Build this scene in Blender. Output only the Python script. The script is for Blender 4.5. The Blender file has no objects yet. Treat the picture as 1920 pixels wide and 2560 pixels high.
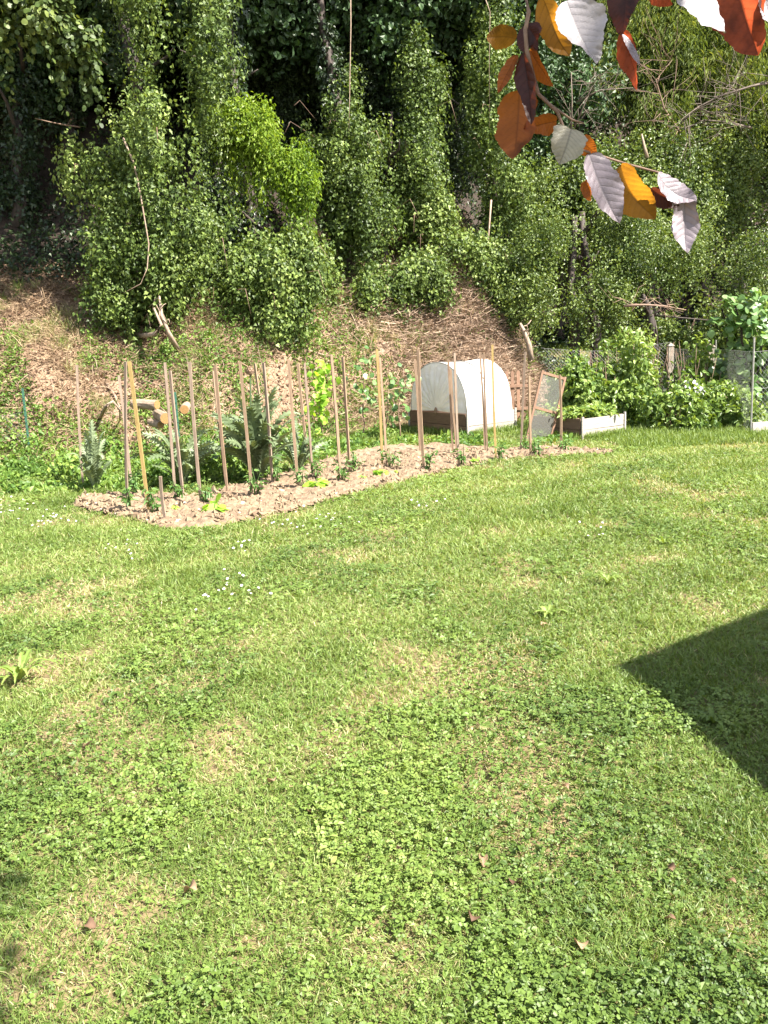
import bpy, math, random
import numpy as np
from math import radians, pi, sin, cos, sqrt
random.seed(7); RG = np.random.default_rng(11)
SC = bpy.context.scene; COL = SC.collection
# ------------------------------------------------------------ camera, sky, sun, exposure
FPX, CAMH, PITCH, ROLL = 2309.0, 1.8, 11.0, -2.4
cam = bpy.data.cameras.new('camera'); camo = bpy.data.objects.new('camera', cam); COL.objects.link(camo)
camo.location = (0, 0, CAMH)
def Rx(a): c, s = cos(a), sin(a); return np.array([[1,0,0],[0,c,-s],[0,s,c]])
def Rz(a): c, s = cos(a), sin(a); return np.array([[c,-s,0],[s,c,0],[0,0,1]])
RM = Rx(radians(90-PITCH)) @ Rz(radians(ROLL))
from mathutils import Matrix, Vector
camo.rotation_euler = Matrix(RM.tolist()).to_euler()
cam.sensor_fit = 'VERTICAL'; cam.sensor_height = 24; cam.lens = 24*FPX/2560
cam.clip_start = 0.05; cam.clip_end = 500
cam.dof.use_dof = False
SC.camera = camo
SUNDIR = np.array([0.85, -0.53, 1.19]); SUNDIR /= np.linalg.norm(SUNDIR)
sun = bpy.data.lights.new('sun', 'SUN'); suno = bpy.data.objects.new('sun', sun); COL.objects.link(suno)
sun.energy = 5.0; sun.angle = radians(0.53); sun.color = (1.0, 0.935, 0.83)
suno.rotation_euler = Vector(SUNDIR.tolist()).to_track_quat('Z', 'Y').to_euler()
W = bpy.data.worlds.new('World'); SC.world = W; W.use_nodes = True
nt = W.node_tree; bg = nt.nodes['Background']
sky = nt.nodes.new('ShaderNodeTexSky'); sky.sky_type = 'NISHITA'; sky.sun_disc = False
sky.sun_elevation = math.asin(SUNDIR[2]); sky.sun_rotation = math.atan2(SUNDIR[0], SUNDIR[1])
hs = nt.nodes.new('ShaderNodeHueSaturation'); hs.inputs['Saturation'].default_value = 0.55; nt.links.new(sky.outputs[0], hs.inputs['Color']); nt.links.new(hs.outputs[0], bg.inputs[0]); bg.inputs[1].default_value = 0.085
SC.view_settings.view_transform = 'Standard'; SC.view_settings.look = 'None'
SC.view_settings.exposure = 2.08; SC.view_settings.gamma = 1.0
# ------------------------------------------------------------ pixel helpers (photo 1920x2560 -> world points)
def ray(u, v): return RM @ np.array([(u-960)/FPX, (1280-v)/FPX, -1.0])
def G(u, v, z=0.0):
    d = ray(u, v); t = (z-CAMH)/d[2]; return np.array([0, 0, CAMH]) + t*d
def D(u, v, y):
    d = ray(u, v); return np.array([0, 0, CAMH]) + d*y/d[1]
# ------------------------------------------------------------ noise
_lat = np.random.default_rng(3).random((256, 256))
def vnoise(x, y):
    x = np.asarray(x, float); y = np.asarray(y, float)
    xi = np.floor(x).astype(int); yi = np.floor(y).astype(int); fx = x-xi; fy = y-yi
    fx = fx*fx*(3-2*fx); fy = fy*fy*(3-2*fy); a = xi & 255; b = yi & 255; c = (xi+1) & 255; d = (yi+1) & 255
    return (_lat[a,b]*(1-fx)+_lat[c,b]*fx)*(1-fy)+(_lat[a,d]*(1-fx)+_lat[c,d]*fx)*fy
def fbm(x, y, o=3):
    s = 0; a = 1; t = 0
    for i in range(o): s = s+a*vnoise(x*2**i+17*i, y*2**i+5*i); t += a; a *= .5
    return s/t
def smooth(a, b, x): t = np.clip((np.asarray(x, float)-a)/(b-a), 0, 1); return t*t*(3-2*t)
# ------------------------------------------------------------ terrain height
FOOT_X = [-14, -6, -3, -1, .5, 3, 5]; FOOT_Y = [13.2, 13.6, 14.6, 16.6, 17.9, 18.6, 19]
def height(x, y):
    x = np.asarray(x, float); y = np.asarray(y, float)
    f = np.interp(x, FOOT_X, FOOT_Y); d = np.maximum(y-f, 0)
    left = smooth(-2.0, -6.0, x)
    sl = np.interp(x, [-8, -4, -1.5, 3], [.60, .62, .98, 1.02])
    prof = sl*np.minimum(d, 2.4)*smooth(0, 1.5, d) + 0.48*np.maximum(d-2.4, 0) + 0.25*smooth(4.5, 9, d)*(d-4.5) + 0.10*left*np.minimum(d, 5)
    prof = prof + (d > 6)*0.25*(d-6) + .75*np.exp(-((x-1.5)/1.2)**2)*smooth(.6, 3.4, d)
    n = fbm(x*.9+40, y*.9+9)-.5; n2 = fbm(x*3+4, y*3+3)-.5
    prof = prof + (n*0.55+n2*.18)*smooth(0.3, 2.0, d)
    fall = 1-smooth(2.0, 4.3, x-0.04*(y-20))
    a = prof*fall
    d2 = y-21.0
    gent = 0.15*np.maximum(d2, 0)
    ramp = np.maximum(y-30.5, 0)
    b = gent + 1.0*ramp*smooth(0, 2, ramp) + (n*.5)*smooth(0, 4, d2)
    b = b*smooth(1.0, 4.5, x-0.04*(y-20)) 
    bump = 0.05*(fbm(x*.6, y*.6)-.5)
    return a+b+bump*smooth(4, 8, y)
def hit(u, v, off=0.0):
    d = ray(u, v); o = np.array([0, 0, CAMH]); t = 1.5
    while t < 60:
        q = o+d*t
        if q[2]-off <= float(height(q[0], q[1])): break
        t += 0.02
    q[2] = float(height(q[0], q[1])); return q
# ------------------------------------------------------------ mesh helpers
def mesh_np(name, V, loops, starts, totals, mat, attrs=None, smoothf=False):
    me = bpy.data.meshes.new(name); V = np.asarray(V, np.float32)
    me.vertices.add(len(V)); me.vertices.foreach_set('co', V.ravel())
    me.loops.add(len(loops)); me.loops.foreach_set('vertex_index', np.asarray(loops, np.int32))
    me.polygons.add(len(starts)); me.polygons.foreach_set('loop_start', np.asarray(starts, np.int32))
    me.polygons.foreach_set('loop_total', np.asarray(totals, np.int32))
    me.polygons.foreach_set('use_smooth', np.full(len(starts), smoothf))
    me.update(calc_edges=True)
    for k, a in (attrs or {}).items():
        at = me.attributes.new(k, 'FLOAT', 'POINT'); at.data.foreach_set('value', np.asarray(a, np.float32))
    if mat: me.materials.append(mat)
    return me
def link(name, me, parent=None, loc=None):
    o = bpy.data.objects.new(name, me); COL.objects.link(o)
    if parent is not None: o.parent = parent
    if loc is not None: o.location = loc
    return o
def tag(o, label=None, cat=None, group=None, kind=None):
    if label: o['label'] = label
    if cat: o['category'] = cat
    if group: o['group'] = group
    if kind: o['kind'] = kind
    return o
def thing(name, label, cat, loc=(0, 0, 0), group=None):
    o = bpy.data.objects.new(name, None); COL.objects.link(o); o.location = [float(c) for c in loc]; o.empty_display_size = .1
    return tag(o, label, cat, group)
class MB:
    def __init__(s): s.v = []; s.f = []; s.r = []
    def add(s, vs, fs, r=0.5):
        b = len(s.v); s.v += [tuple(float(c) for c in q) for q in vs]; s.r += [r]*len(vs)
        s.f += [tuple(i+b for i in f) for f in fs]
    def box(s, c, size, ax=None, r=0.5, jit=0):
        ax = np.eye(3) if ax is None else ax; c = np.asarray(c, float); h = np.asarray(size, float)/2; vs = []
        for i in (-1, 1):
            for j in (-1, 1):
                for k in (-1, 1):
                    vs.append(c+ax[0]*h[0]*i+ax[1]*h[1]*j+ax[2]*h[2]*k+(np.random.rand(3)-.5)*jit)
        s.add(vs, [(0,1,3,2),(4,6,7,5),(0,4,5,1),(2,3,7,6),(0,2,6,4),(1,5,7,3)], r)
    def tube(s, pts, rad, n=6, r=0.5, cap=True, wob=0):
        pts = [np.asarray(q, float) for q in pts]; m = len(pts)
        rad = [rad]*m if np.isscalar(rad) else rad; vs = []; fs = []
        up = np.array([0.13, 0.21, 0.97]); 
        for i, q in enumerate(pts):
            t = pts[min(i+1, m-1)]-pts[max(i-1, 0)]; t /= np.linalg.norm(t)+1e-9
            a = np.cross(t, up if abs(t @ up) < .95 else np.array([1., 0, 0])); a /= np.linalg.norm(a); b = np.cross(t, a)
            for k in range(n):
                an = 2*pi*k/n; rr = rad[i]*(1+wob*(random.random()-.5)); vs.append(q+(a*cos(an)+b*sin(an))*rr)
        for i in range(m-1):
            for k in range(n):
                k2 = (k+1) % n; fs.append((i*n+k, i*n+k2, (i+1)*n+k2, (i+1)*n+k))
        if cap: fs.append(tuple(range(n))[::-1]); fs.append(tuple((m-1)*n+k for k in range(n)))
        s.add(vs, fs, r)
    def mesh(s, name, mat, smoothf=False):
        L = []; st = []; to = []
        for f in s.f: st.append(len(L)); to.append(len(f)); L += f
        return mesh_np(name, np.array(s.v), L, st, to, mat, {'rnd': s.r}, smoothf)
    def build(s, name, mat, parent=None, smoothf=False, origin=None):
        """origin: world location of the parent, so that children keep world-space vertices"""
        if origin is not None:
            o = np.asarray(origin, float); s.v = [tuple(np.array(q)-o) for q in s.v]
        return link(name, s.mesh(name, mat, smoothf), parent)
TM = {
 'leaf4': ([(0,0,0),(.45,.5,.10),(1,0,-.12),(.45,-.5,.10)], [(0,1,2),(0,2,3)]),
 'leaf6': ([(0,0,0),(.28,.5,.08),(.68,.36,.02),(1,0,-.2),(.68,-.36,.02),(.28,-.5,.08)], [(0,1,2,3),(0,3,4,5)]),
 'ivy': ([(0,0,0),(-.08,.42,.05),(.35,.5,.07),(.5,.26,.03),(1,0,-.15),(.5,-.26,.03),(.35,-.5,.07),(-.08,-.42,.05)], [(0,1,2,3,4),(0,4,5,6,7)]),
 'blade': ([(0,.5,0),(0,-.5,0),(.55,.4,.08),(.55,-.4,.08),(1,0,-.12)], [(0,1,3,2),(2,3,4)]),
 'straw': ([(0,.5,0),(0,-.5,0),(.5,-.5,.06),(.5,.5,.06),(1,.3,0),(1,-.3,0)], [(0,1,2,3),(3,2,5,4)]),
 'round': ([(0,0,0),(.2,.42,.05),(.6,.5,.04),(.95,.2,-.04),(.95,-.2,-.04),(.6,-.5,.04),(.2,-.42,.05)], [(0,1,2,3,4,5,6)]),
}
def _tri():
    V = []; F = []
    for a in (0, 2.1, -2.1):
        c, s = cos(a), sin(a); b = len(V)
        for x, y, z in [(0.03,0,0),(.3,.22,.07),(.52,.16,.03),(.55,-.16,.03),(.3,-.22,.07)]:
            V.append((x*c-y*s, x*s+y*c, z+.0))
        F.append(tuple(b+i for i in range(5)))
    return V, F
TM['trifol'] = _tri()
def norm(a): return a/(np.linalg.norm(a, axis=-1, keepdims=True)+1e-9)
def leaves(name, P, T, N, L, Wd, tm, mat, rnd, parent=None, origin=None):
    tv = np.array(TM[tm][0]); tf = TM[tm][1]; n = len(P); k = len(tv)
    T = norm(np.asarray(T, float)); N = np.asarray(N, float); N = norm(N-(N*T).sum(1, keepdims=True)*T); S = np.cross(N, T)
    L = np.broadcast_to(np.asarray(L, float), (n,))[:, None, None]; Wd = np.broadcast_to(np.asarray(Wd, float), (n,))[:, None, None]
    P = np.asarray(P, float)
    if origin is not None: P = P-np.asarray(origin, float)
    V = P[:, None]+L*tv[None, :, 0:1]*T[:, None]+Wd*tv[None, :, 1:2]*S[:, None]+L*tv[None, :, 2:3]*N[:, None]
    base = np.concatenate([np.array(f) for f in tf]); tot = np.array([len(f) for f in tf])
    loops = (np.arange(n)[:, None]*k+base[None]).ravel(); totals = np.tile(tot, n); starts = np.concatenate([[0], np.cumsum(totals)[:-1]])
    me = mesh_np(name, V.reshape(-1, 3), loops, starts, totals, mat, {'rnd': np.repeat(rnd, k)})
    return link(name, me, parent)
def rdir(n): return norm(RG.normal(size=(n, 3)))
# ------------------------------------------------------------ materials
def newmat(name):
    m = bpy.data.materials.new(name); m.use_nodes = True; t = m.node_tree; t.nodes.clear(); return m, t
def N_(t, typ, **kw):
    n = t.nodes.new(typ)
    for k, v in kw.items():
        if k.startswith('i_'): n.inputs[k[2:].replace('_', ' ')].default_value = v
        else: setattr(n, k, v)
    return n
def ramp(t, src, stops, interp='LINEAR'):
    r = t.nodes.new('ShaderNodeValToRGB'); r.color_ramp.interpolation = interp; e = r.color_ramp.elements
    while len(e) > 1: e.remove(e[-1])
    for i, (p, c) in enumerate(stops):
        q = e[0] if i == 0 else e.new(p)
        q.position = p; q.color = (c[0], c[1], c[2], 1)
    t.links.new(src, r.inputs[0]); return r.outputs[0]
def leafmat(name, stops, trans=0.35, rough=0.5, spec=0.5, tcol=(1.25, 1.15, .45)):
    m, t = newmat(name); out = N_(t, 'ShaderNodeOutputMaterial')
    at = N_(t, 'ShaderNodeAttribute', attribute_name='rnd'); c = ramp(t, at.outputs['Fac'], stops)
    pb = N_(t, 'ShaderNodeBsdfPrincipled', i_Roughness=rough); pb.inputs['Specular IOR Level'].default_value = spec
    t.links.new(c, pb.inputs['Base Color'])
    tr = N_(t, 'ShaderNodeBsdfTranslucent'); mul = N_(t, 'ShaderNodeMix', data_type='RGBA', blend_type='MULTIPLY')
    mul.inputs[0].default_value = 1; t.links.new(c, mul.inputs[6]); mul.inputs[7].default_value = (*tcol, 1)
    t.links.new(mul.outputs[2], tr.inputs[0])
    mx = N_(t, 'ShaderNodeMixShader'); mx.inputs[0].default_value = trans
    t.links.new(pb.outputs[0], mx.inputs[1]); t.links.new(tr.outputs[0], mx.inputs[2]); t.links.new(mx.outputs[0], out.inputs[0])
    return m
def woodmat(name, a, b, rough=.75, scale=(14, 14, 1.5), mottle=None, bump=.25, c=None):
    m, t = newmat(name); out = N_(t, 'ShaderNodeOutputMaterial'); tc = N_(t, 'ShaderNodeTexCoord'); mp = N_(t, 'ShaderNodeMapping')
    mp.inputs['Scale'].default_value = scale; t.links.new(tc.outputs['Object'], mp.inputs[0])
    no = N_(t, 'ShaderNodeTexNoise', i_Scale=3.0, i_Detail=8.0, i_Roughness=.65, i_Distortion=.6); t.links.new(mp.outputs[0], no.inputs[0])
    st = [(.3, a), (.7, b)] if c is None else [(.28, a), (.55, b), (.75, c)]
    col = ramp(t, no.outputs[0], st)
    at = N_(t, 'ShaderNodeAttribute', attribute_name='rnd')
    hs = N_(t, 'ShaderNodeHueSaturation'); mr = N_(t, 'ShaderNodeMapRange'); mr.inputs[3].default_value = .7; mr.inputs[4].default_value = 1.3
    t.links.new(at.outputs['Fac'], mr.inputs[0]); t.links.new(mr.outputs[0], hs.inputs['Value']); t.links.new(col, hs.inputs['Color'])
    pb = N_(t, 'ShaderNodeBsdfPrincipled', i_Roughness=rough); t.links.new(hs.outputs[0], pb.inputs['Base Color'])
    bm = N_(t, 'ShaderNodeBump', i_Strength=bump, i_Distance=.01); t.links.new(no.outputs[0], bm.inputs['Height']); t.links.new(bm.outputs[0], pb.inputs['Normal'])
    t.links.new(pb.outputs[0], out.inputs[0]); return m
def flat(name, col, rough=.6, metal=0):
    m, t = newmat(name); out = N_(t, 'ShaderNodeOutputMaterial'); tc = N_(t, 'ShaderNodeTexCoord')
    no = N_(t, 'ShaderNodeTexNoise', i_Scale=25.0, i_Detail=5.0); t.links.new(tc.outputs['Object'], no.inputs[0])
    c = ramp(t, no.outputs[0], [(.3, [x*.75 for x in col]), (.7, [min(1, x*1.2) for x in col])])
    pb = N_(t, 'ShaderNodeBsdfPrincipled', i_Roughness=rough, i_Metallic=metal); t.links.new(c, pb.inputs['Base Color'])
    t.links.new(pb.outputs[0], out.inputs[0]); return m
M = {}
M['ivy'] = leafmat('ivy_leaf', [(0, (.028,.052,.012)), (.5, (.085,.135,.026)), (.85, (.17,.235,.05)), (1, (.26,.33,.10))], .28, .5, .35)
M['ivydark'] = leafmat('dark_ivy_leaf', [(0, (.010,.024,.008)), (.6, (.026,.050,.016)), (1, (.055,.09,.03))], .2, .42, .5)  # shaded copy of the ivy leaf, recess shade put into its colour
M['ivydim'] = leafmat('dim_ivy_leaf', [(0, (.012,.024,.008)), (.6, (.034,.058,.016)), (1, (.085,.12,.038))], .25, .5, .35)  # dimmer copy of the ivy leaf, partial shade put into its colour
M['bright'] = leafmat('bright_leaf', [(0, (.06,.12,.012)), (.5, (.17,.27,.02)), (1, (.30,.40,.06))], .45, .5, .4)
M['shrub'] = leafmat('shrub_leaf', [(0, (.035,.065,.016)), (.5, (.095,.145,.03)), (1, (.20,.26,.065))], .32, .45, .5)
M['hazel'] = leafmat('hazel_leaf', [(0, (.025,.045,.012)), (.5, (.06,.095,.02)), (1, (.15,.19,.05))], .25, .5, .35)
M['larch'] = leafmat('feathery_leaf', [(0, (.06,.09,.02)), (.5, (.13,.18,.04)), (1, (.22,.25,.07))], .35, .6, .3)
M['crown'] = leafmat('crown_leaf', [(0, (.02,.045,.014)), (1, (.05,.10,.03))], .15, .5, .4)
M['rasp'] = leafmat('raspberry_leaf', [(0, (.055,.115,.024)), (.5, (.14,.22,.04)), (1, (.26,.35,.085))], .35, .45, .5)
M['round'] = leafmat('round_leaf', [(0, (.06,.14,.035)), (.5, (.13,.24,.07)), (1, (.26,.36,.16))], .35, .35, .6)
M['artichoke'] = leafmat('artichoke_leaf', [(0, (.05,.075,.03)), (.5, (.10,.14,.065)), (1, (.20,.25,.14))], .22, .5, .4)
M['tomato'] = leafmat('tomato_leaf', [(0, (.05,.12,.03)), (.5, (.10,.20,.05)), (1, (.17,.28,.08))], .35, .5, .4)
M['lettuce'] = leafmat('lettuce_leaf', [(0, (.20,.40,.04)), (1, (.42,.62,.09))], .5, .45, .4)
M['grass'] = leafmat('grass_blade', [(0, (.07,.125,.02)), (.35, (.14,.21,.042)), (.6, (.21,.285,.072)), (.8, (.30,.33,.13)), (1, (.46,.40,.23))], .38, .5, .45)
M['clover'] = leafmat('clover_leaf', [(0, (.05,.095,.02)), (.4, (.11,.175,.035)), (.75, (.17,.25,.052)), (1, (.25,.32,.085))], .35, .5, .4)
M['straw'] = leafmat('straw', [(0, (.10,.065,.04)), (.4, (.23,.16,.10)), (.75, (.34,.255,.155)), (1, (.50,.42,.29))], .15, .7, .25, (1, .9, .7))
M['litter'] = leafmat('leaf_litter', [(0, (.08,.045,.03)), (.4, (.18,.11,.07)), (.75, (.30,.20,.125)), (1, (.42,.31,.21))], .2, .65, .3, (1.1, .85, .6))
M['twig'] = leafmat('dead_twig', [(0, (.09,.055,.035)), (.5, (.25,.17,.12)), (1, (.45,.34,.25))], .02, .8, .2)
M['weed'] = leafmat('weed_leaf', [(0, (.05,.11,.02)), (.5, (.12,.21,.035)), (1, (.24,.33,.07))], .35, .5, .4)
M['stake'] = woodmat('stake_wood', (.15,.095,.06), (.32,.22,.145), scale=(30, 30, 2))
M['stakegrey'] = woodmat('weathered_stake_wood', (.13,.09,.065), (.28,.21,.16), scale=(30, 30, 2))
M['stakeyellow'] = woodmat('yellow_stake_wood', (.22,.145,.05), (.37,.265,.10), scale=(30, 30, 2))
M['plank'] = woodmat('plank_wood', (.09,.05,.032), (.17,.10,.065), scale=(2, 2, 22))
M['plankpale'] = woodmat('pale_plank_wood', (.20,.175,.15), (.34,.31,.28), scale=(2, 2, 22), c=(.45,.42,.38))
M['redwood'] = woodmat('stained_frame_wood', (.13,.07,.04), (.23,.135,.09), scale=(20, 20, 3))
M['bark'] = woodmat('bark', (.018,.013,.010), (.06,.042,.034), scale=(6, 6, 2), bump=.8)
M['deadwood'] = woodmat('dead_wood', (.15,.10,.07), (.36,.27,.20), scale=(9, 9, 4), bump=.5)
M['greytwig'] = woodmat('grey_twig', (.06,.045,.035), (.17,.13,.10), scale=(9, 9, 9))
M['logend'] = woodmat('cut_log_end', (.19,.10,.03), (.33,.19,.07), scale=(20, 20, 20), bump=.2)
M['beechtwig'] = woodmat('beech_twig', (.12,.07,.05), (.30,.20,.14), scale=(30, 30, 30), bump=.3)
M['concrete'] = flat('post_concrete', (.26,.22,.18), .9)
M['metal'] = flat('fence_metal', (.30,.29,.27), .5, .5)
M['wire'] = flat('fence_wire', (.34,.34,.34), .5, .6)
M['green'] = flat('green_painted_metal', (.04,.12,.08), .5)
M['stone'] = flat('pale_stone', (.62,.58,.52), .8)
M['clod'] = flat('earth_clod', (.23,.15,.10), .95)
M['petal'] = flat('daisy_petal', (.55,.54,.57), .6)
M['yolk'] = flat('daisy_centre', (.75,.50,.05), .6)
M['render'] = flat('house_render', (.62,.56,.48), .9)
M['tile'] = flat('roof_tile', (.22,.09,.06), .8)
M['glass'] = flat('window_glass', (.05,.06,.07), .1)
M['purple'] = flat('purple_petal', (.35,.15,.45), .6)
# ---- ground with zones (bank / forest floor / lawn): real surfaces, forest floor with shade in its colour
def groundmat():
    m, t = newmat('ground_surface'); out = N_(t, 'ShaderNodeOutputMaterial'); tc = N_(t, 'ShaderNodeTexCoord')
    n1 = N_(t, 'ShaderNodeTexNoise', i_Scale=2.2, i_Detail=10.0, i_Roughness=.7); n2 = N_(t, 'ShaderNodeTexNoise', i_Scale=26.0, i_Detail=8.0, i_Roughness=.75)
    t.links.new(tc.outputs['Object'], n1.inputs[0]); t.links.new(tc.outputs['Object'], n2.inputs[0])
    lawn = ramp(t, n2.outputs[0], [(.3, (.07,.065,.025)), (.55, (.15,.14,.05)), (.75, (.30,.24,.12))])
    bank = ramp(t, n2.outputs[0], [(.3, (.10,.06,.04)), (.5, (.21,.14,.09)), (.72, (.34,.25,.17))])
    shaded_wood = ramp(t, n2.outputs[0], [(.3, (.012,.008,.006)), (.7, (.045,.028,.018))])  # forest floor mould, darkened further to paint in the shade of the recess
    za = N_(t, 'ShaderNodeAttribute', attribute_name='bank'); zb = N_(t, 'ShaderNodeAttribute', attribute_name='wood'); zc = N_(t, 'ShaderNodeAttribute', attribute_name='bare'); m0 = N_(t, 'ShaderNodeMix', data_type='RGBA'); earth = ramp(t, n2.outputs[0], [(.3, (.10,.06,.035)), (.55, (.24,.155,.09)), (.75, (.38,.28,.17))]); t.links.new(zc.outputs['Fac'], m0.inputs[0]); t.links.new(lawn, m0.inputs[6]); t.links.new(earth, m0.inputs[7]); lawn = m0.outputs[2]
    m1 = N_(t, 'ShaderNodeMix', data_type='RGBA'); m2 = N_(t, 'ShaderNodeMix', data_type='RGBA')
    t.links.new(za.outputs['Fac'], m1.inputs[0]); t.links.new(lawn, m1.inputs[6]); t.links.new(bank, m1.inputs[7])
    t.links.new(zb.outputs['Fac'], m2.inputs[0]); t.links.new(m1.outputs[2], m2.inputs[6]); t.links.new(shaded_wood, m2.inputs[7])
    pb = N_(t, 'ShaderNodeBsdfPrincipled', i_Roughness=.95); t.links.new(m2.outputs[2], pb.inputs['Base Color'])
    bm = N_(t, 'ShaderNodeBump', i_Strength=.6, i_Distance=.03); t.links.new(n2.outputs[0], bm.inputs['Height']); t.links.new(bm.outputs[0], pb.inputs['Normal'])
    t.links.new(pb.outputs[0], out.inputs[0]); return m
def grid(name, xs, ys, hf, mat, attrs=None, smoothf=True):
    X, Y = np.meshgrid(xs, ys); Z = hf(X, Y); V = np.stack([X, Y, Z], -1).reshape(-1, 3); nx, ny = len(xs), len(ys)
    i = np.arange(ny-1)[:, None]*nx+np.arange(nx-1)[None]; F = np.stack([i, i+1, i+1+nx, i+nx], -1).reshape(-1)
    n = (nx-1)*(ny-1); at = {k: f(X, Y).ravel() for k, f in (attrs or {}).items()}
    return mesh_np(name, V, F, np.arange(n)*4, np.full(n, 4), mat, at, smoothf)
xs = np.concatenate([np.linspace(-120, -16, 14)[:-1], np.linspace(-16, 16, 215), np.linspace(16, 120, 14)[1:]])
ys = np.concatenate([np.linspace(-60, -2, 12)[:-1], np.linspace(-2, 12, 60)[:-1], np.linspace(12, 27, 130)[:-1], np.linspace(27, 60, 60)])
def dryness(x, y):
    ll = np.exp(-(((x+1.0)/.9)**2+((y-2.6)/.7)**2))
    return .62*smooth(.57-.08*ll, .72-.08*ll, fbm(x*2.0+3, y*1.6+8, 4))
def zbank(X, Y):
    f = np.interp(X, FOOT_X, FOOT_Y); n = fbm(X*1.3, Y*1.3)-.5
    return smooth(-.4, .5, Y-f+n*1.2)*(1-smooth(2.6, 4.4, X))
def zshaded_wood(X, Y):
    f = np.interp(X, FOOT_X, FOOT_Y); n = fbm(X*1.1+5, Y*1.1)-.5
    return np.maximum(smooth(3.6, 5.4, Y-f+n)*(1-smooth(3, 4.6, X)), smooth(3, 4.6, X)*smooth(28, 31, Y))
ground = link('ground', grid('ground', xs, ys, height, groundmat(), {'bank': zbank, 'wood': zshaded_wood, 'bare': lambda X, Y: dryness(X, Y)})); tag(ground, kind='structure')
# ------------------------------------------------------------ garden bed outline
BEDPX = [(185,1262),(300,1292),(400,1318),(480,1326),(560,1318),(700,1290),(860,1245),(980,1212),(1100,1182),(1230,1155),(1400,1142),(1500,1139),(1540,1132),(1490,1125),(1380,1122),(1270,1128),(1110,1115),(960,1115),(860,1140),(760,1172),(640,1205),(500,1240),(330,1236),(200,1240)]
BED = np.array([G(u, v)[:2] for u, v in BEDPX])
def inpoly(x, y, poly=BED):
    x = np.asarray(x); y = np.asarray(y); c = np.zeros(x.shape, bool); n = len(poly); j = n-1
    for i in range(n):
        xi, yi = poly[i]; xj, yj = poly[j]
        c ^= ((yi > y) != (yj > y)) & (x < (xj-xi)*(y-yi)/(yj-yi+1e-12)+xi); j = i
    return c
def soilmat():
    m, t = newmat('garden_soil'); out = N_(t, 'ShaderNodeOutputMaterial'); tc = N_(t, 'ShaderNodeTexCoord')
    n1 = N_(t, 'ShaderNodeTexNoise', i_Scale=14.0, i_Detail=9.0, i_Roughness=.7); t.links.new(tc.outputs['Object'], n1.inputs[0])
    c = ramp(t, n1.outputs[0], [(.3, (.07,.045,.028)), (.5, (.175,.12,.075)), (.7, (.29,.215,.145))])
    pb = N_(t, 'ShaderNodeBsdfPrincipled', i_Roughness=.95); t.links.new(c, pb.inputs['Base Color'])
    bm = N_(t, 'ShaderNodeBump', i_Strength=.8, i_Distance=.03); t.links.new(n1.outputs[0], bm.inputs['Height']); t.links.new(bm.outputs[0], pb.inputs['Normal'])
    t.links.new(pb.outputs[0], out.inputs[0]); return m
def soil_bed():
    bx = np.arange(BED[:, 0].min()-.1, BED[:, 0].max()+.1, .045); by = np.arange(BED[:, 1].min()-.1, BED[:, 1].max()+.1, .045)
    X, Y = np.meshgrid(bx, by); n = (fbm(X*3, Y*3)-.5)*.16
    ins = inpoly(X+n, Y+n*.7)
    # edge distance (cheap): average of inside mask around the point
    e = ins.astype(float)
    for _ in range(3):
        q = np.pad(e, 1, mode='edge'); e = (q[:-2, 1:-1]+q[2:, 1:-1]+q[1:-1, :-2]+q[1:-1, 2:]+q[1:-1, 1:-1])/5
    Z = height(X, Y)+.006+.035*e*e+e*.13*(fbm(X*9, Y*9, 3)-.46)
    nx = len(bx); idx = np.full(X.shape, -1); k = ins | (e > .25); idx[k] = np.arange(k.sum())
    F = []
    for j in range(len(by)-1):
        for i in range(nx-1):
            q = (idx[j, i], idx[j, i+1], idx[j+1, i+1], idx[j+1, i])
            if min(q) >= 0: F.append(q)
    V = np.stack([X[k], Y[k], Z[k]], -1); L = np.array(F).ravel(); n = len(F)
    o = link('soil_bed', mesh_np('soil_bed', V, L, np.arange(n)*4, np.full(n, 4), soilmat(), None, False)); tag(o, kind='structure')
soil_bed()
# ------------------------------------------------------------ path and far lawn beyond the fence
def pathmat():
    m, t = newmat('path_asphalt'); out = N_(t, 'ShaderNodeOutputMaterial'); tc = N_(t, 'ShaderNodeTexCoord')
    n1 = N_(t, 'ShaderNodeTexNoise', i_Scale=9.0, i_Detail=9.0); t.links.new(tc.outputs['Object'], n1.inputs[0])
    c = ramp(t, n1.outputs[0], [(.3, (.10,.095,.09)), (.7, (.19,.18,.17))])
    pb = N_(t, 'ShaderNodeBsdfPrincipled', i_Roughness=.9); t.links.new(c, pb.inputs['Base Color']); t.links.new(pb.outputs[0], out.inputs[0]); return m
tag(link('path', grid('path', np.linspace(5.5, 22, 50), np.linspace(21.6, 25.6, 24), lambda x, y: height(x, y)+.02, pathmat())), kind='structure')
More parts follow.
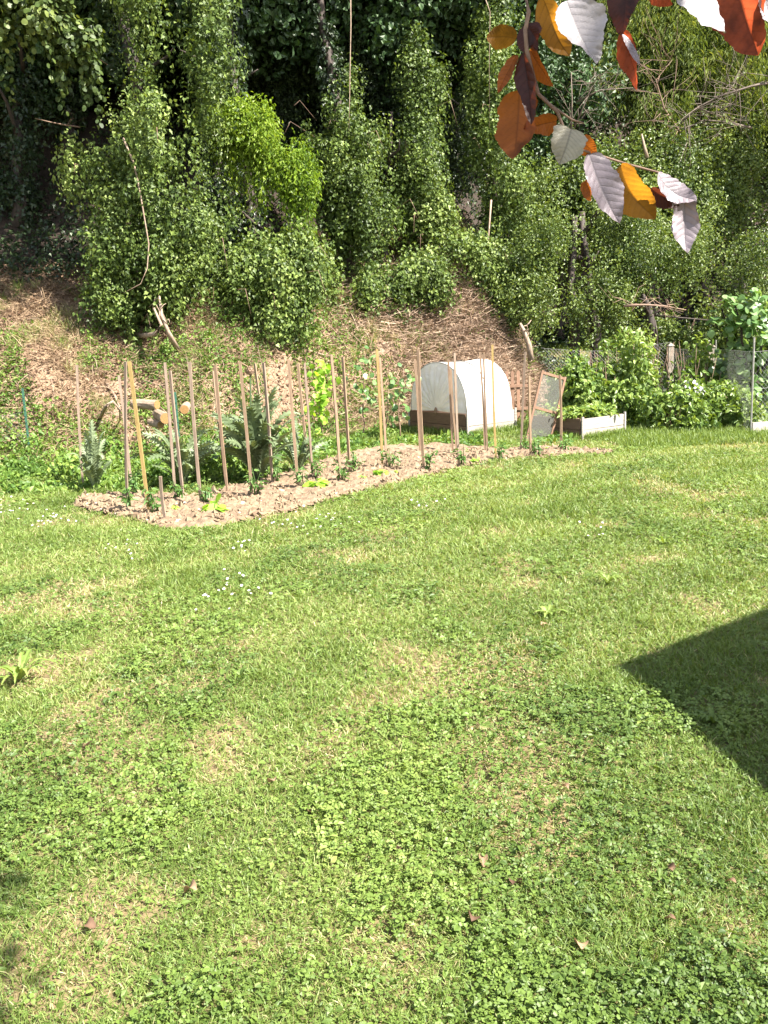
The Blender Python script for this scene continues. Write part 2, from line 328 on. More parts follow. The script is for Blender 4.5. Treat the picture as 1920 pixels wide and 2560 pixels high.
# ------------------------------------------------------------ house (its eave corner throws the shadow on the right)
def house():
    Pc = G(1530, 1670); h = 3.0; c = Pc+np.array([.85, -.53, 0])*h/1.19; c[2] = h
    b = np.array([.16, -.99, 0]); a = np.array([.99, .16, 0]); up = np.array([0, 0, 1.])
    t = .59; Wd = 3.6; Ln = 9.0
    root = thing('house', 'rendered house whose eave shades the lawn at the right edge', 'house', (c[0], c[1], 0)); o = (c[0], c[1], 0)
    m = MB(); th = np.array([0, 0, .14])
    r0 = c+a*Wd+up*t*Wd; e2 = c+a*2*Wd
    for p, q in ((c, r0), (e2, r0)):
        vs = [p, p+b*Ln, q+b*Ln, q]; m.add(vs+[v-th for v in vs], [(0,1,2,3),(7,6,5,4),(0,4,5,1),(1,5,6,2),(2,6,7,3),(3,7,4,0)])
    rf = m.build('roof', M['tile'], root, origin=o)
    w = MB(); s = c+a*.35+b*.3; wl = 2*Wd-.7; zt = h+t*.35-.16
    q0 = [s, s+a*wl, s+a*wl+b*(Ln-.6), s+b*(Ln-.6)]
    vs = [np.array([p[0], p[1], -.05]) for p in q0]+[np.array([p[0], p[1], zt]) for p in q0]+[s+a*wl/2+up*(t*Wd-.16), s+a*wl/2+b*(Ln-.6)+up*(t*Wd-.16)]
    w.add(vs, [(0,1,5,8,4),(2,3,7,9,6),(1,2,6,5),(3,0,4,7)])
    w.build('wall', M['render'], root, origin=o)
    for k in (1.5, 4.2, 6.6):
        wf = MB(); p = s+b*k-a*.02; p[2] = 1.6; ax = np.array([a, b, up])
        for dx, dz, sx, sz in ((0, .62, 1.0, .07), (0, -.62, 1.0, .07), (.47, 0, .07, 1.3), (-.47, 0, .07, 1.3), (0, 0, .05, 1.2)):
            wf.box(p+b*dx+up*dz, (.08, sx, sz), ax)
        f = wf.build('window', M['stone'], root, origin=o)
        g = MB(); g.box(p+a*.005, (.02, .9, 1.2), ax); g.build('pane', M['glass'], f, origin=o)
house()
# ------------------------------------------------------------ lawn: blades, clover, daisies
BOX_AX = np.array([[cos(radians(35)), sin(radians(35)), 0], [-sin(radians(35)), cos(radians(35)), 0], [0, 0, 1.]])
B1 = G(1170, 1094)[:2]; B2 = G(1456, 1103)[:2]
def inbox(x, y, c, l1, l2):
    a = (x-c[0])*BOX_AX[0, 0]+(y-c[1])*BOX_AX[0, 1]; b = (x-c[0])*BOX_AX[1, 0]+(y-c[1])*BOX_AX[1, 1]
    return (a > 0) & (a < l1) & (b > 0) & (b < l2)
def lawn_pts(n, y0, y1, pw):
    """random points, denser close by: pdf over y ~ y^-pw * width"""
    yy = np.linspace(y0, y1, 400); w = yy**-pw*(.95*yy+1.6); c = np.cumsum(w); c /= c[-1]
    y = np.interp(RG.random(n), c, yy); x = (RG.random(n)*2-1)*(.48*y+.8)
    f = np.interp(x, FOOT_X, FOOT_Y)
    lim = np.where(x > 4.2, 99, f-.2+(fbm(x*2, y*2)-.5)*1.0)
    nb = (fbm(x*3, y*3)-.5)*.16
    k = (~inpoly(x+nb, y+nb*.7)) & (y < lim) & ~inbox(x, y, B1, 1.06, 1.65) & ~inbox(x, y, B2, 1.0, 1.2)
    return x[k], y[k]
def cloverness(x, y):
    near = np.exp(-(((x-.45)/.6)**2+((y-3.1)/.8)**2))
    return np.clip(smooth(.47, .60, fbm(x*1.7+31, y*1.5+2, 4))*.85+near*.8, 0, 1)
def lawn():
    x, y = lawn_pts(560000, 1.7, 24, 1.45); n = len(x)
    dr = dryness(x, y); cl = cloverness(x, y); tall = smooth(.55, .75, fbm(x*1.6+9, y*1.6+70, 3))
    keep = RG.random(n) > np.maximum(cl*.45, dr*.6); x, y, dr, cl, tall = [a[keep] for a in (x, y, dr, cl, tall)]; n = len(x)
    sc = (np.maximum(y, 2.5)/2.5)**.42
    L = (.028+.022*RG.random(n)+.03*tall*RG.random(n))*sc*(1-.35*dr); Wd = (.0026+.0016*RG.random(n))*(np.maximum(y, 2.5)/2.5)**.62
    z = height(x, y); T = rdir(n); T[:, 2] = np.abs(T[:, 2])*.6+.35+.4*tall; Nn = rdir(n)*.6+np.array([0, 0, .8])
    tone = fbm(x*.8, y*.6+50)+.16*np.sin((x*.55-y*.83+1.2*fbm(x*.3, y*.3))*2*pi/1.1)
    rnd = np.clip(.10+.45*RG.random(n)+.55*(tone-.5)+.30*dr*RG.random(n)+.12+(RG.random(n) < (.06+.45*dr))*.38, 0, 1)
    leaves('grass', np.stack([x, y, z], -1), T, Nn, L, Wd, 'blade', M['grass'], rnd)
    g = bpy.data.objects['grass']; tag(g, 'short mown green lawn grass with dry straw patches', 'grass', kind='stuff')
    x, y = lawn_pts(400000, 1.7, 17, 1.5); n = len(x); cl = cloverness(x, y); k = RG.random(n) < .12+.62*cl; x, y, cl = x[k], y[k], cl[k]; n = len(x)
    dr = dryness(x, y); k = RG.random(n) > dr*.9; x, y, cl = x[k], y[k], cl[k]; n = len(x)
    z = height(x, y)+.008+.035*RG.random(n)*(.5+cl)
    Nn = rdir(n)*.55+np.array([.1, -.1, .9]); T = rdir(n); T[:, 2] *= .3
    s = (.011+.016*RG.random(n)**2.2)*(np.maximum(y, 2.5)/2.5)**.42
    rnd = np.clip(.5*RG.random(n)+.9*(fbm(x*1.3+7, y*1.3)-.5)+.22, 0, 1)
    h = RG.random(n) < .6
    for nm, kk, tm in (('clover', h, 'trifol'), ('lawn_weeds', ~h, 'leaf6')):
        o = leaves(nm, np.stack([x, y, z], -1)[kk], T[kk], Nn[kk], s[kk]*(1.15 if tm == 'trifol' else 1.2), s[kk]*(1.15 if tm == 'trifol' else .75), tm, M['clover'], rnd[kk])
        tag(o, 'three leaved clover spread through the lawn' if nm == 'clover' else 'small oval leaved weeds low in the lawn', 'clover' if nm == 'clover' else 'weeds', kind='stuff')
lawn()
def fringe():
    """longer grass round the raised boxes, along the bed's rim and under the fence"""
    P = []
    for c, l1, l2 in ((B1, 1.06, 1.65), (B2, 1.0, 1.2)):
        for i in range(2600):
            e = random.random(); s = random.choice((0, 0, 1, 1, 2, 3)); g = -abs(random.gauss(0.02, .07))
            a, b = ((e*l1, g), (g, e*l2), (e*l1, l2-g), (l1-g, e*l2))[s]
            q = c+BOX_AX[0, :2]*a+BOX_AX[1, :2]*b; P.append((q[0], q[1], .10+.09*random.random()))
    for i in range(14000):
        x = random.uniform(2.2, 9); y = 15.0+random.random()*4; P.append((x, y, .08+.14*random.random()))
    for i in range(9000):
        x = random.uniform(3.5, 7.0); y = random.uniform(13.2, 15.2); P.append((x, y, .06+.10*random.random()))
    for i in range(9000):
        x = random.uniform(-2.5, 3); y = np.interp(x, FOOT_X, FOOT_Y)-random.random()*1.6
        if not inbox(x, y, B1, 1.06, 1.65) and not inpoly(np.array([x]), np.array([y]))[0]: P.append((x, y, .06+.08*random.random()))
    P = np.array(P); n = len(P); z = height(P[:, 0], P[:, 1]); T = rdir(n)*.45+np.array([0, 0, .9])
    o = leaves('tall_grass', np.stack([P[:, 0], P[:, 1], z], -1), T, rdir(n), P[:, 2], .010, 'blade', M['grass'], np.clip(.12+.5*RG.random(n), 0, 1))
    tag(o, 'longer unmown grass around the raised beds and fence', 'grass', kind='stuff')
fringe()
# ------------------------------------------------------------ bank litter, straw, weeds
def bank_pts(n, lo, hi, xr=(-9, 4.2)):
    x = RG.uniform(*xr, n); f = np.interp(x, FOOT_X, FOOT_Y); y = f+RG.uniform(lo, hi, n); return x, y, f
def bank_cover():
    x, y, f = bank_pts(150000, -.5, 5.2); n = len(x); k = RG.random(n) < .35+.65*smooth(.35, .55, fbm(x*1.2, y*1.2)); x, y, f = x[k], y[k], f[k]; n = len(x)
    z = height(x, y)+.02+.10*RG.random(n)**2; T = rdir(n); T[:, 2] = T[:, 2]*.45+.1
    tone = fbm(x*.7+80, y*.7); L = .05+.24*RG.random(n)**2
    o = leaves('dry_straw', np.stack([x, y, z], -1), T, rdir(n)+np.array([0, -.4, .8]), L, .0045+.005*RG.random(n), 'straw', M['straw'], np.clip(.15+.65*RG.random(n)+1.0*(tone-.5)-.35*smooth(3, 5, y-f), 0, 1))
    tag(o, 'pale dry stalks and straw matted on the bank', 'straw', kind='stuff')
    x, y, f = bank_pts(30000, -.4, 5.5); n = len(x); z = height(x, y)+.01+.05*RG.random(n)
    o = leaves('leaf_litter', np.stack([x, y, z], -1), rdir(n)*np.array([1, 1, .4]), rdir(n)*.7+np.array([0, -.4, .8]), .05+.05*RG.random(n), .035+.03*RG.random(n), 'leaf4', M['litter'], np.clip(.1+.8*RG.random(n)+.9*(fbm(x*.8+8, y*.8)-.5), 0, 1))
    tag(o, 'brown dead leaves littering the bank', 'leaf litter', kind='stuff')
    # grey-brown brush pile of twigs on the ridge above the cold frame
    n = 24000; x = np.clip(RG.normal(1.9, 1.1, n), -1.5, 4.3); y = np.interp(x, FOOT_X, FOOT_Y)+RG.uniform(.1, 3.2, n); z = height(x, y)+.02+.38*RG.random(n)**1.5
    T = rdir(n); T[:, 2] = T[:, 2]*.5; T[:, 0] += .35
    o = leaves('brush_twigs', np.stack([x, y, z], -1), T, rdir(n), .10+.30*RG.random(n)**2, .006+.006*RG.random(n), 'straw', M['twig'], RG.random(n)**.8)
    tag(o, 'grey brown brushwood heaped on the ridge behind the tunnel', 'brushwood', kind='stuff')
    tx, ty, tf = bank_pts(1500, -.2, 4.6); k = fbm(tx*1.2+9, ty*1.2) > .44; tx, ty = tx[k], ty[k]; m_ = 34; n = len(tx)*m_
    X = np.repeat(tx, m_)+RG.normal(0, .045, n); Y = np.repeat(ty, m_)+RG.normal(0, .045, n); kind = np.repeat(RG.random(len(tx)), m_); size = np.repeat(.08+.22*RG.random(len(tx)), m_)
    Tt = rdir(n)*.55+np.array([0, -.1, .7])
    o = leaves('bank_grass_tufts', np.stack([X, Y, height(X, Y)], -1), Tt, rdir(n), size*(.6+.6*RG.random(n)), .007, 'blade', M['grass'], np.clip(np.where(kind < .45, .15+.4*RG.random(n), .72+.28*RG.random(n)), 0, 1))
    tag(o, 'tufts of green and straw coloured grass on the bank', 'grass', kind='stuff')
    bm = MB()
    for i in range(170):
        x0 = random.uniform(-8, 2.6); y0 = np.interp(x0, FOOT_X, FOOT_Y)+random.uniform(.2, 4.2); a = random.uniform(0, 2*pi); l = random.uniform(.25, .9); z0 = float(height(x0, y0)); x1, y1 = x0+cos(a)*l, y0+sin(a)*l*.6; z1 = float(height(x1, y1))
        h_ = random.uniform(.05, .28); bm.tube([(x0, y0, z0), (x0*.7+x1*.3, y0*.7+y1*.3, z0*.7+z1*.3+h_), (x0*.3+x1*.7, y0*.3+y1*.7, z0*.3+z1*.7+h_*.9), (x1, y1, z1)], [.007, .006, .005, .003], 4, r=random.random())
    tag(bm.build('bramble_stems', M['deadwood'], None, True), 'thin dry arching bramble stems tangled over the bank', 'brambles', kind='stuff')
    # green weeds on the bank in patches
    P = []; 
    x, y, f = bank_pts(150000, -1.4, 4.4); pn = fbm(x*1.1+23, y*1.1+4, 3); lo = 1-smooth(-.2, .6, y-f); wl = smooth(-2.5, -4.5, x)
    prob = smooth(.47, .60, pn)*.75+lo*.55*(x < -1)+wl*.75*smooth(.36, .52, pn)*(1-.6*smooth(2, 4, y-f))
    prob *= np.where(x > .5, .35, 1)
    k = (RG.random(len(x)) < prob) & ~inpoly(x, y); x, y, f = x[k], y[k], f[k]; n = len(x)
    hgt = .10+.22*smooth(.5, .8, fbm(x*2.2, y*2.2)); z = height(x, y)+hgt*RG.random(n)
    o = leaves('bank_weeds', np.stack([x, y, z], -1), rdir(n)+np.array([0, 0, .2]), rdir(n)*.8+np.array([.1, -.3, .7]), .035+.05*RG.random(n), .02+.03*RG.random(n), 'leaf6', M['weed'], np.clip(.2+.6*RG.random(n)+.7*(fbm(x*1.6, y*1.6+9)-.5), 0, 1))
    tag(o, 'low green weeds and creepers growing over the bank', 'weeds', kind='stuff')
    # forest floor undergrowth
    n = 60000; x = RG.uniform(-12, 5, n); y = np.interp(x, FOOT_X, FOOT_Y)+RG.uniform(4.0, 13, n); k = fbm(x*.9+60, y*.9) > .5; x, y = x[k], y[k]; n = len(x)
    z = height(x, y)+.35*RG.random(n)
    o = leaves('undergrowth', np.stack([x, y, z], -1), rdir(n), rdir(n)+np.array([0, -.4, .5]), .08, .06, 'ivy', M['ivydark'], RG.random(n))
    tag(o, 'dark ivy and ferns covering the wooded slope', 'undergrowth', kind='stuff')
bank_cover()
# ------------------------------------------------------------ foliage masses
def mass(blobs, nsub, rs, per, Lr, drop=.6, tilt=.5, shell=.62, jit=.12, fill=0, gap=.485, strand=.36, rag=.85):
    """blobs: (centre, radii). returns P,T,N,rnd,L arrays: leaves on many small clumps spread over the blobs' shells"""
    Ps = []; Ns = []; Rn = []
    vol = np.array([max(b[1][0]*b[1][2]+b[1][1]*b[1][2], .02) for b in blobs]); cnt = np.maximum((nsub*vol/vol.sum()).astype(int), 1)
    for (c, r), m in zip(blobs, cnt):
        c = np.asarray(c, float); r = np.asarray(r, float); m = int(m*1.5)+2
        d = rdir(m); q = c+d*r*(shell+(1-shell)*RG.random((m, 1)))*(1+1.0*(vnoise(c[0]*3+d[:, 0:1]*1.7+50, c[2]*3+d[:, 2:3]*1.7+50)-.5))
        q = q+RG.normal(size=(m, 3))*r*np.array([.16, .16, .10])*rag
        g = vnoise(q[:, 0]*1.7+q[:, 1]*.9+90, q[:, 2]*1.25+q[:, 1]*.8+90)*.65+vnoise(q[:, 0]*4+20, q[:, 2]*3.2+30)*.35
        for j in range(m):
            if g[j] < gap+.06*(RG.random()-.5) and (Ps or j < m-1): continue
            rr = rs*(.3+1.35*RG.random()**1.4); k = int(per*(rr/rs)**1.7)+1
            e = rdir(k); e = norm(e+d[j]*.5); sh = np.array([1, 1, 1.35]) if RG.random() > strand else np.array([.45, .45, 3.2])
            if sh[2] > 3: k = max(k//2, 1); e = e[:k]
            Ps.append(q[j]+e*rr*sh*(.45+.65*RG.random((k, 1)))-(np.array([0, 0, rr*1.5]) if sh[2] > 3 else 0)); Ns.append(e); Rn.append(np.full(k, (RG.random()-.5)*.5+(vnoise(q[j][0]*.9, q[j][2]*.9)-.5)*.5)+RG.random(k)*.65+.18)
        if fill:
            k = int(fill*r[0]*r[1]*r[2]*4); Ps.append(c+rdir(k)*r*RG.random((k, 1))**.5*.6); Ns.append(rdir(k)); Rn.append(RG.random(k)*.4)  # inner leaves take the darker tones, interior shade put into their colour
    P = np.concatenate(Ps); E = np.concatenate(Ns); R = np.clip(np.concatenate(Rn), 0, 1); n = len(P)
    T = rdir(n)*.6+np.array([0, 0, -drop])+E*.25; N2 = E+rdir(n)*tilt+np.array([.15, -.15, .25])
    L = Lr[0]+(Lr[1]-Lr[0])*RG.random(n); return P, T, N2, R, L
def px_blob(u, v, ru, rv, y, ry=None):
    c = D(u, v, y); s = y/FPX*1.02; return (c, (ru*s, ry if ry else max(min(ru, rv)*s, .25), rv*s))
def foliage(name, parent, loc, blobs, nsub, rs, per, Lr, tm, mat, asp=.8, **kw):
    P, T, N2, R, L = mass(blobs, nsub, rs, per, Lr, **kw)
    return leaves(name, P, T, N2, L, L*asp*(.8+.4*RG.random(len(L))), tm, mat, R, parent, loc)
def trunk_path(base, top, k=7, wob=.25):
    base = np.asarray(base, float); top = np.asarray(top, float); pts = []
    for i in range(k):
        t = i/(k-1); w = wob*sin(pi*t); pts.append(base*(1-t)+top*t+np.array([(random.random()-.5)*w, (random.random()-.5)*w, 0]))
    return pts
def ivy_tree(label, base_px, y, blobs, nsub, top=10.5, rtrunk=.16, mat='ivy', leafL=(.05, .085), per=60, rs=.26, crown=None, drop=.6, tm='ivy', asp=.8, cat='ivied tree', name='ivy_covered_tree', ytr=.55, group='ivy clad trees above the bank', fill=26, **kw):
    c = D(base_px, 700, y+ytr); z0 = float(height(c[0], c[1])); loc = (c[0], c[1], z0)
    root = thing(name, label, cat, loc, group)
    m = MB(); tp = trunk_path((c[0], c[1], z0-.15), (c[0]+random.uniform(-.5, .5), c[1]+.4, top), 9)
    m.tube(tp, [rtrunk*(1-.6*i/8)+(.06 if i == 0 else 0) for i in range(9)], 9, wob=.25)
    for i in range(2):
        s = tp[random.randint(3, 7)]; e = s+np.array([random.uniform(-1.4, 1.4), random.uniform(-1.6, .2), random.uniform(.2, 1.2)])
        m.tube(trunk_path(s, e, 5, .2), [.05, .045, .035, .025, .012], 6)
    m.build('trunk', M['bark'], root, True, origin=loc)
    if top > 7 and cat != 'conifer' and y < 30:
        tb = [(tp[i]*(1-f)+tp[i+1]*f, (.30, .30, .40)) for i in range(1, 8) for f in (.0, .5) if tp[i][2] < 9.5]
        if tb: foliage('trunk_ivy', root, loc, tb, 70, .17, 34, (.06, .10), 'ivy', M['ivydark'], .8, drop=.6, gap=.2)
    if blobs and mat == 'ivy':
        foliage('climber_foliage', root, loc, blobs, int(nsub*.4), rs*.8, per*.8, (.035, .06), 'leaf6', M['shrub'], .6, drop=.4, gap=.5, strand=.45)
        for i in range(7):
            tm_ = MB()
            bc, br = blobs[random.randrange(len(blobs))]; a = random.uniform(0, 2*pi); p = np.asarray(bc)+np.array([cos(a)*br[0], -abs(sin(a))*br[1], random.uniform(-.6, .9)*br[2]])*1.05
            o_ = np.array([cos(a)*random.uniform(.1, .45), -random.uniform(.0, .3), random.uniform(-.05, .25)]); tm_.tube([p-o_*.5, p, p+o_*.8, p+o_*1.3-np.array([0, 0, random.uniform(.15, .6)])], [.007, .006, .005, .002], 4)
            tm_.build('tendril', M['beechtwig'], root, True, origin=loc)
    if blobs: foliage('ivy_foliage' if 'ivy' in name else 'foliage', root, loc, blobs, nsub, rs, per, leafL, tm, M[mat], asp, drop=drop, fill=fill, **kw)
    if crown:  # leafy crowns above the view, added to shade the hollows behind the ivy
        cb = [((c[0]+dx, c[1]+dy, dz), r) for dx, dy, dz, r in crown]
        foliage('crown', root, loc, cb, 240, .5, 120, (.10, .17), 'leaf6', M['crown'], .8, drop=.2, fill=50, gap=.2, strand=0)
    return root
def B(*a): return [px_blob(*q) for q in a]
SHADE_CR = lambda s=1.0, dy=1.2: [(0, dy, 10.5, (2.4*s, 2.2, 1.2)), (.4, dy+.9, 11.2, (2.4*s, 2.2, 1.6)), (.9, dy+1.6, 9.6, (1.9*s, 1.8, 1.6)), (-1, dy+1.2, 11, (1.8*s, 2, 1.3))]
# big ivy column left of centre
ivy_tree('huge ivy column with a bare pale vine stem hanging down its front', 400, 17.2,
  B((390,-40,150,110,16.9),(380,110,135,120,17.0),(395,250,115,110,17.1),(400,370,115,110,17.0),(230,440,70,45,17.2),(390,500,130,90,17.0),(330,590,90,80,17.0),
    (470,590,90,80,17.0),(400,680,150,75,17.0),(290,760,60,65,16.8),(560,720,50,60,17.2)), 900, crown=SHADE_CR(), per=64, strand=.5)
ivy_tree('low sloping ivy mound spreading right of the big ivy column', 640, 18.2,
  B((600,610,90,70,18.0),(660,700,110,75,17.9),(590,760,75,45,17.8),(740,690,50,60,18.1),(690,790,45,35,17.5)), 430, top=9.5, crown=SHADE_CR(.8), ytr=1.3)
ivy_tree('low ivy thicket spilling onto the bank between the two lit columns', 960, 20.6,
  B((790,700,60,50,19.3),(870,735,80,45,19.5),(970,705,80,55,20.1),(1060,715,70,45,20.2),(1160,680,80,55,20.8),(1240,730,45,50,21.0)), 760, top=6.5, rtrunk=.08, ytr=.4, gap=.40, strand=.3)
ivy_tree('ragged ivy mass in shade between the big column and the bright bough', 540, 19.6,
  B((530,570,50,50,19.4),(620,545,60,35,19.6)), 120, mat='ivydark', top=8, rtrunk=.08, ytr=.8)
ivy_tree('arching bright yellow green shrub bough over a dark hollow', 640, 18.6,
  B((585,295,48,26,18.3),(610,305,40,26,18.3),(660,340,44,28,18.2),(710,388,34,28,18.2),(635,320,48,30,18.2),(685,362,44,30,18.2),(728,410,30,32,18.2),(560,335,24,26,18.4),(755,470,20,40,18.3)), 420, rs=.2, gap=.24, strand=.4, rag=.6, mat='bright', tm='leaf4', asp=.38, leafL=(.06,.11), rtrunk=.05, name='bright_shrub', cat='shrub', top=4.0, group=None, fill=4)
ivy_tree('ivy column with lit hanging leaves, right of the bright bough', 870, 20.1,
  B((820,350,45,70,20.6),(930,350,34,60,20.6),(870,400,55,60,19.9),(880,490,70,75,19.8),(900,600,85,80,19.8),(930,700,85,55,19.7),(820,640,45,60,20.2),(870,260,28,70,20.2),(1030,650,70,60,19.8)), 700, top=10, crown=SHADE_CR(1.1), strand=.6)
ivy_tree('leaning ivy column between two dark gaps, right of centre', 1030, 21.3,
  B((1040,400,40,60,21.1),(1050,480,65,70,21.0),(1060,570,70,65,20.9),(1110,650,75,60,20.8),(1090,720,70,35,20.6),(1180,720,60,50,21.1),(1060,240,40,90,21.4)), 560, top=10.5, crown=SHADE_CR(1.0), strand=.6)
ivy_tree('slim ivied tree behind the copper beech leaves', 1250, 22.2,
  B((1230,60,35,80,22.2),(1235,200,45,90,22.1),(1240,340,60,95,22.0),(1255,470,60,90,21.9),(1250,600,65,90,21.8),(1270,700,75,60,21.8)), 470, top=10.5, crown=[(-.6, 1.2, 10.6, (1.4, 1.8, 1.2))])
ivy_tree('dim ivied tree in shade above the bright bough', 740, 23.0,
  B((700,60,90,110,22.6),(820,130,60,120,22.4),(900,60,60,120,22.6),(760,170,75,60,22.8),(690,200,60,50,22.8),(800,290,55,60,22.7),(740,120,40,60,22.8)), 560, mat='ivydim', leafL=(.05,.08), top=11, crown=SHADE_CR(1.1, -.2), strand=.8)
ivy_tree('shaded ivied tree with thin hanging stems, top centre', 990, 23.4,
  B((1000,120,70,90,23.2),(1020,250,65,90,23.1),(990,360,70,60,23.0),(1080,330,40,90,23.0)), 420, mat='ivydim', leafL=(.05,.08), top=11, crown=SHADE_CR(1.2, -.2), strand=.8)
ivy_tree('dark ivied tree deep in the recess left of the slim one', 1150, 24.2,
  B((1160,430,60,120,23.9),(1150,600,50,60,23.6)), 160, mat='ivydark', top=11, crown=SHADE_CR(1.1, -.9))
ivy_tree('tree with rounded leaves hanging at the top left corner', 60, 16.6,
  B((20,20,45,40,15.8),(85,70,45,36,15.8),(25,130,36,30,15.8),(190,50,45,36,16.2),(205,105,34,30,16.2),(150,-40,150,30,16.0)), 300, rs=.17, mat='hazel', tm='round', asp=.8, leafL=(.07,.11), name='hazel_tree', cat='tree', top=9, crown=[(0,.8,8.6,(2.4,1.8,1.2)),(-1.6,1.8,9.4,(2.2,2,1.6))], ytr=3.5, group=None, fill=20, rtrunk=.14)
ivy_tree('dark tree deep in the shade at the left edge', -80, 20.5,
  B((40,520,50,80,20.2),(60,320,60,60,20.4)), 60, mat='ivydark', top=11, crown=SHADE_CR(1.5, -1.4), name='forest_tree', cat='tree')
ivy_tree('dark tree behind the big ivy column on the left', 200, 21.0, [], 0, top=11, crown=SHADE_CR(1.5, -1.2), name='forest_tree', cat='tree')
ivy_tree('dark tree standing behind the gap between ivy columns', 570, 21.5,
  B((560,480,50,60,20.6)), 40, mat='ivydark', top=11, crown=SHADE_CR(1.5, -1.6), name='forest_tree', cat='tree')
for i, (u, y, lb) in enumerate(((-500, 19, 'dark forest tree out past the left edge'), (100, 25, 'tall dark forest tree far back on the left slope'), (480, 26, 'tall forest tree far back behind the bright bough'),
        (800, 25.5, 'tall forest tree far back at the centre'), (1150, 26.5, 'tall forest tree far back behind the slim ivied tree'))):
    ivy_tree(lb, u, y, B((u, 250, 90, 160, y), (u+60, 30, 130, 130, y)), 130, mat='crown', top=13, tm='leaf6', leafL=(.09,.14), per=60, rs=.4,
             crown=[(0, 0, 11.5, (3.2, 2.4, 3.0)), (1.5, 1, 9, (2.4, 2, 2.2))], name='forest_tree', cat='tree', group='forest trees on the slope', rtrunk=.22)
# ------------------------------------------------------------ trees and shrubs on the right
ivy_tree('dark stemmed bushy tree behind the leaning frame', 1430, 20.8,
  B((1400,560,90,80,20.6),(1350,660,80,80,20.4),(1450,640,80,90,20.6),(1310,740,60,60,20.2),(1480,740,70,60,20.8),(1420,480,60,60,20.8),(1560,600,70,80,21),(1520,760,35,60,20.8)), 560,
  mat='shrub', tm='leaf6', asp=.6, leafL=(.05,.08), name='bushy_tree', cat='tree', top=4.2, group=None, drop=.3, fill=12, rtrunk=.15, gap=.52)
ivy_tree('second dark stemmed tree behind the netting, further right', 1500, 21.8,
  B((1620,560,90,80,21.6),(1700,640,80,70,21.8),(1800,600,100,90,22),(1600,680,60,50,21.4),(1880,680,70,80,21.5)), 460,
  mat='shrub', tm='leaf6', asp=.6, leafL=(.05,.08), name='bushy_tree', cat='tree', top=4.4, group=None, drop=.3, fill=16, rtrunk=.17, gap=.51)
HS = [('broad yellow green shrub on the far slope at the right edge',1850,480,29,150,90),('dense small leaved shrub on the far slope below the twiggy gap',1640,450,28,120,90),
      ('olive green shrub on the far slope behind the lilac leaf',1480,480,27,110,80),('tall green shrub on the far slope under the big silver leaf',1400,450,29,90,60),
      ('shrub high on the far slope near the right edge',1860,330,31,130,80)]
for lb, u, v, y, ru, rv in HS:
    ivy_tree(lb, u, y, B((u, v, ru, rv, y), (u-70, v+60, ru*.7, rv*.8, y-.5), (u+80, v+50, ru*.7, rv*.8, y-.3)), 420, mat='shrub', tm='leaf6', asp=.65, leafL=(.07,.12), rs=.4, per=55, name='hillside_shrub', cat='shrub', top=D(u, v, y)[2], group='shrubs on the far slope', drop=.2, fill=20)
FE = [('feathery yellow green conifer at the top right corner',1860,90,33),('feathery conifer in front of the silver leaf at top right',1640,120,32),('feathery low conifer right of the twiggy gap',1760,230,31),('feathery conifer behind the copper beech twig',1470,20,34)]
for lb, u, v, y in FE:
    ivy_tree(lb, u, y, B((u, v, 110, 70, y), (u-80, v+70, 80, 50, y-.6), (u+90, v+60, 80, 55, y-.4), (u, v-110, 130, 70, y+.5)), 430, mat='larch', tm='leaf4', asp=.22, leafL=(.14,.26), rs=.42, per=60, name='feathery_conifer', cat='conifer', top=D(u, v-60, y)[2], group='feathery conifers on the far slope', drop=.9, fill=15)
for i, (u, y) in enumerate(((1350, 37), (1600, 39), (1850, 38), (2080, 34), (2200, 27))):
    ivy_tree(['dark tree at the top of the far slope, behind the twig', 'dark tree at the top of the far slope, mid right', 'dark tree crowning the far slope at top right', 'dark tree past the right edge of the slope', 'dark tree past the right edge by the path'][i], u, y,
      B((u, 60, 150, 120, y), (u-90, 200, 110, 90, y), (u+90, 210, 110, 90, y)), 260, mat='crown', tm='leaf6', leafL=(.10,.16), rs=.5, per=75, name='forest_tree', cat='tree', top=15, group='forest trees on the slope', fill=20, rtrunk=.25)
# ---- cover on the far slope
def slope_cover():
    n = 34000; x = RG.uniform(3.4, 20, n); y = RG.uniform(27.5, 44, n); z = height(x, y)+.5*RG.random(n)*fbm(x*.9, y*.9)
    o = leaves('slope_undergrowth', np.stack([x, y, z], -1), rdir(n), rdir(n)+np.array([0, -.3, .6]), .12+.08*RG.random(n), .09, 'leaf6', M['ivydark'], RG.random(n))
    tag(o, 'leafy undergrowth covering the far slope', 'undergrowth', kind='stuff')
    n = 34000; x = RG.uniform(4.5, 17, n); y = RG.uniform(19.8, 31, n); k = ~((y > 21.5) & (y < 25.7)); x, y = x[k], y[k]; n = len(x); z = height(x, y)
    o = leaves('far_grass', np.stack([x, y, z], -1), rdir(n)*.5+np.array([0, 0, .9]), rdir(n), .10+.12*RG.random(n), .016, 'blade', M['grass'], .15+.5*RG.random(n))
    tag(o, 'rough grass beyond the fence', 'grass', kind='stuff')
slope_cover()
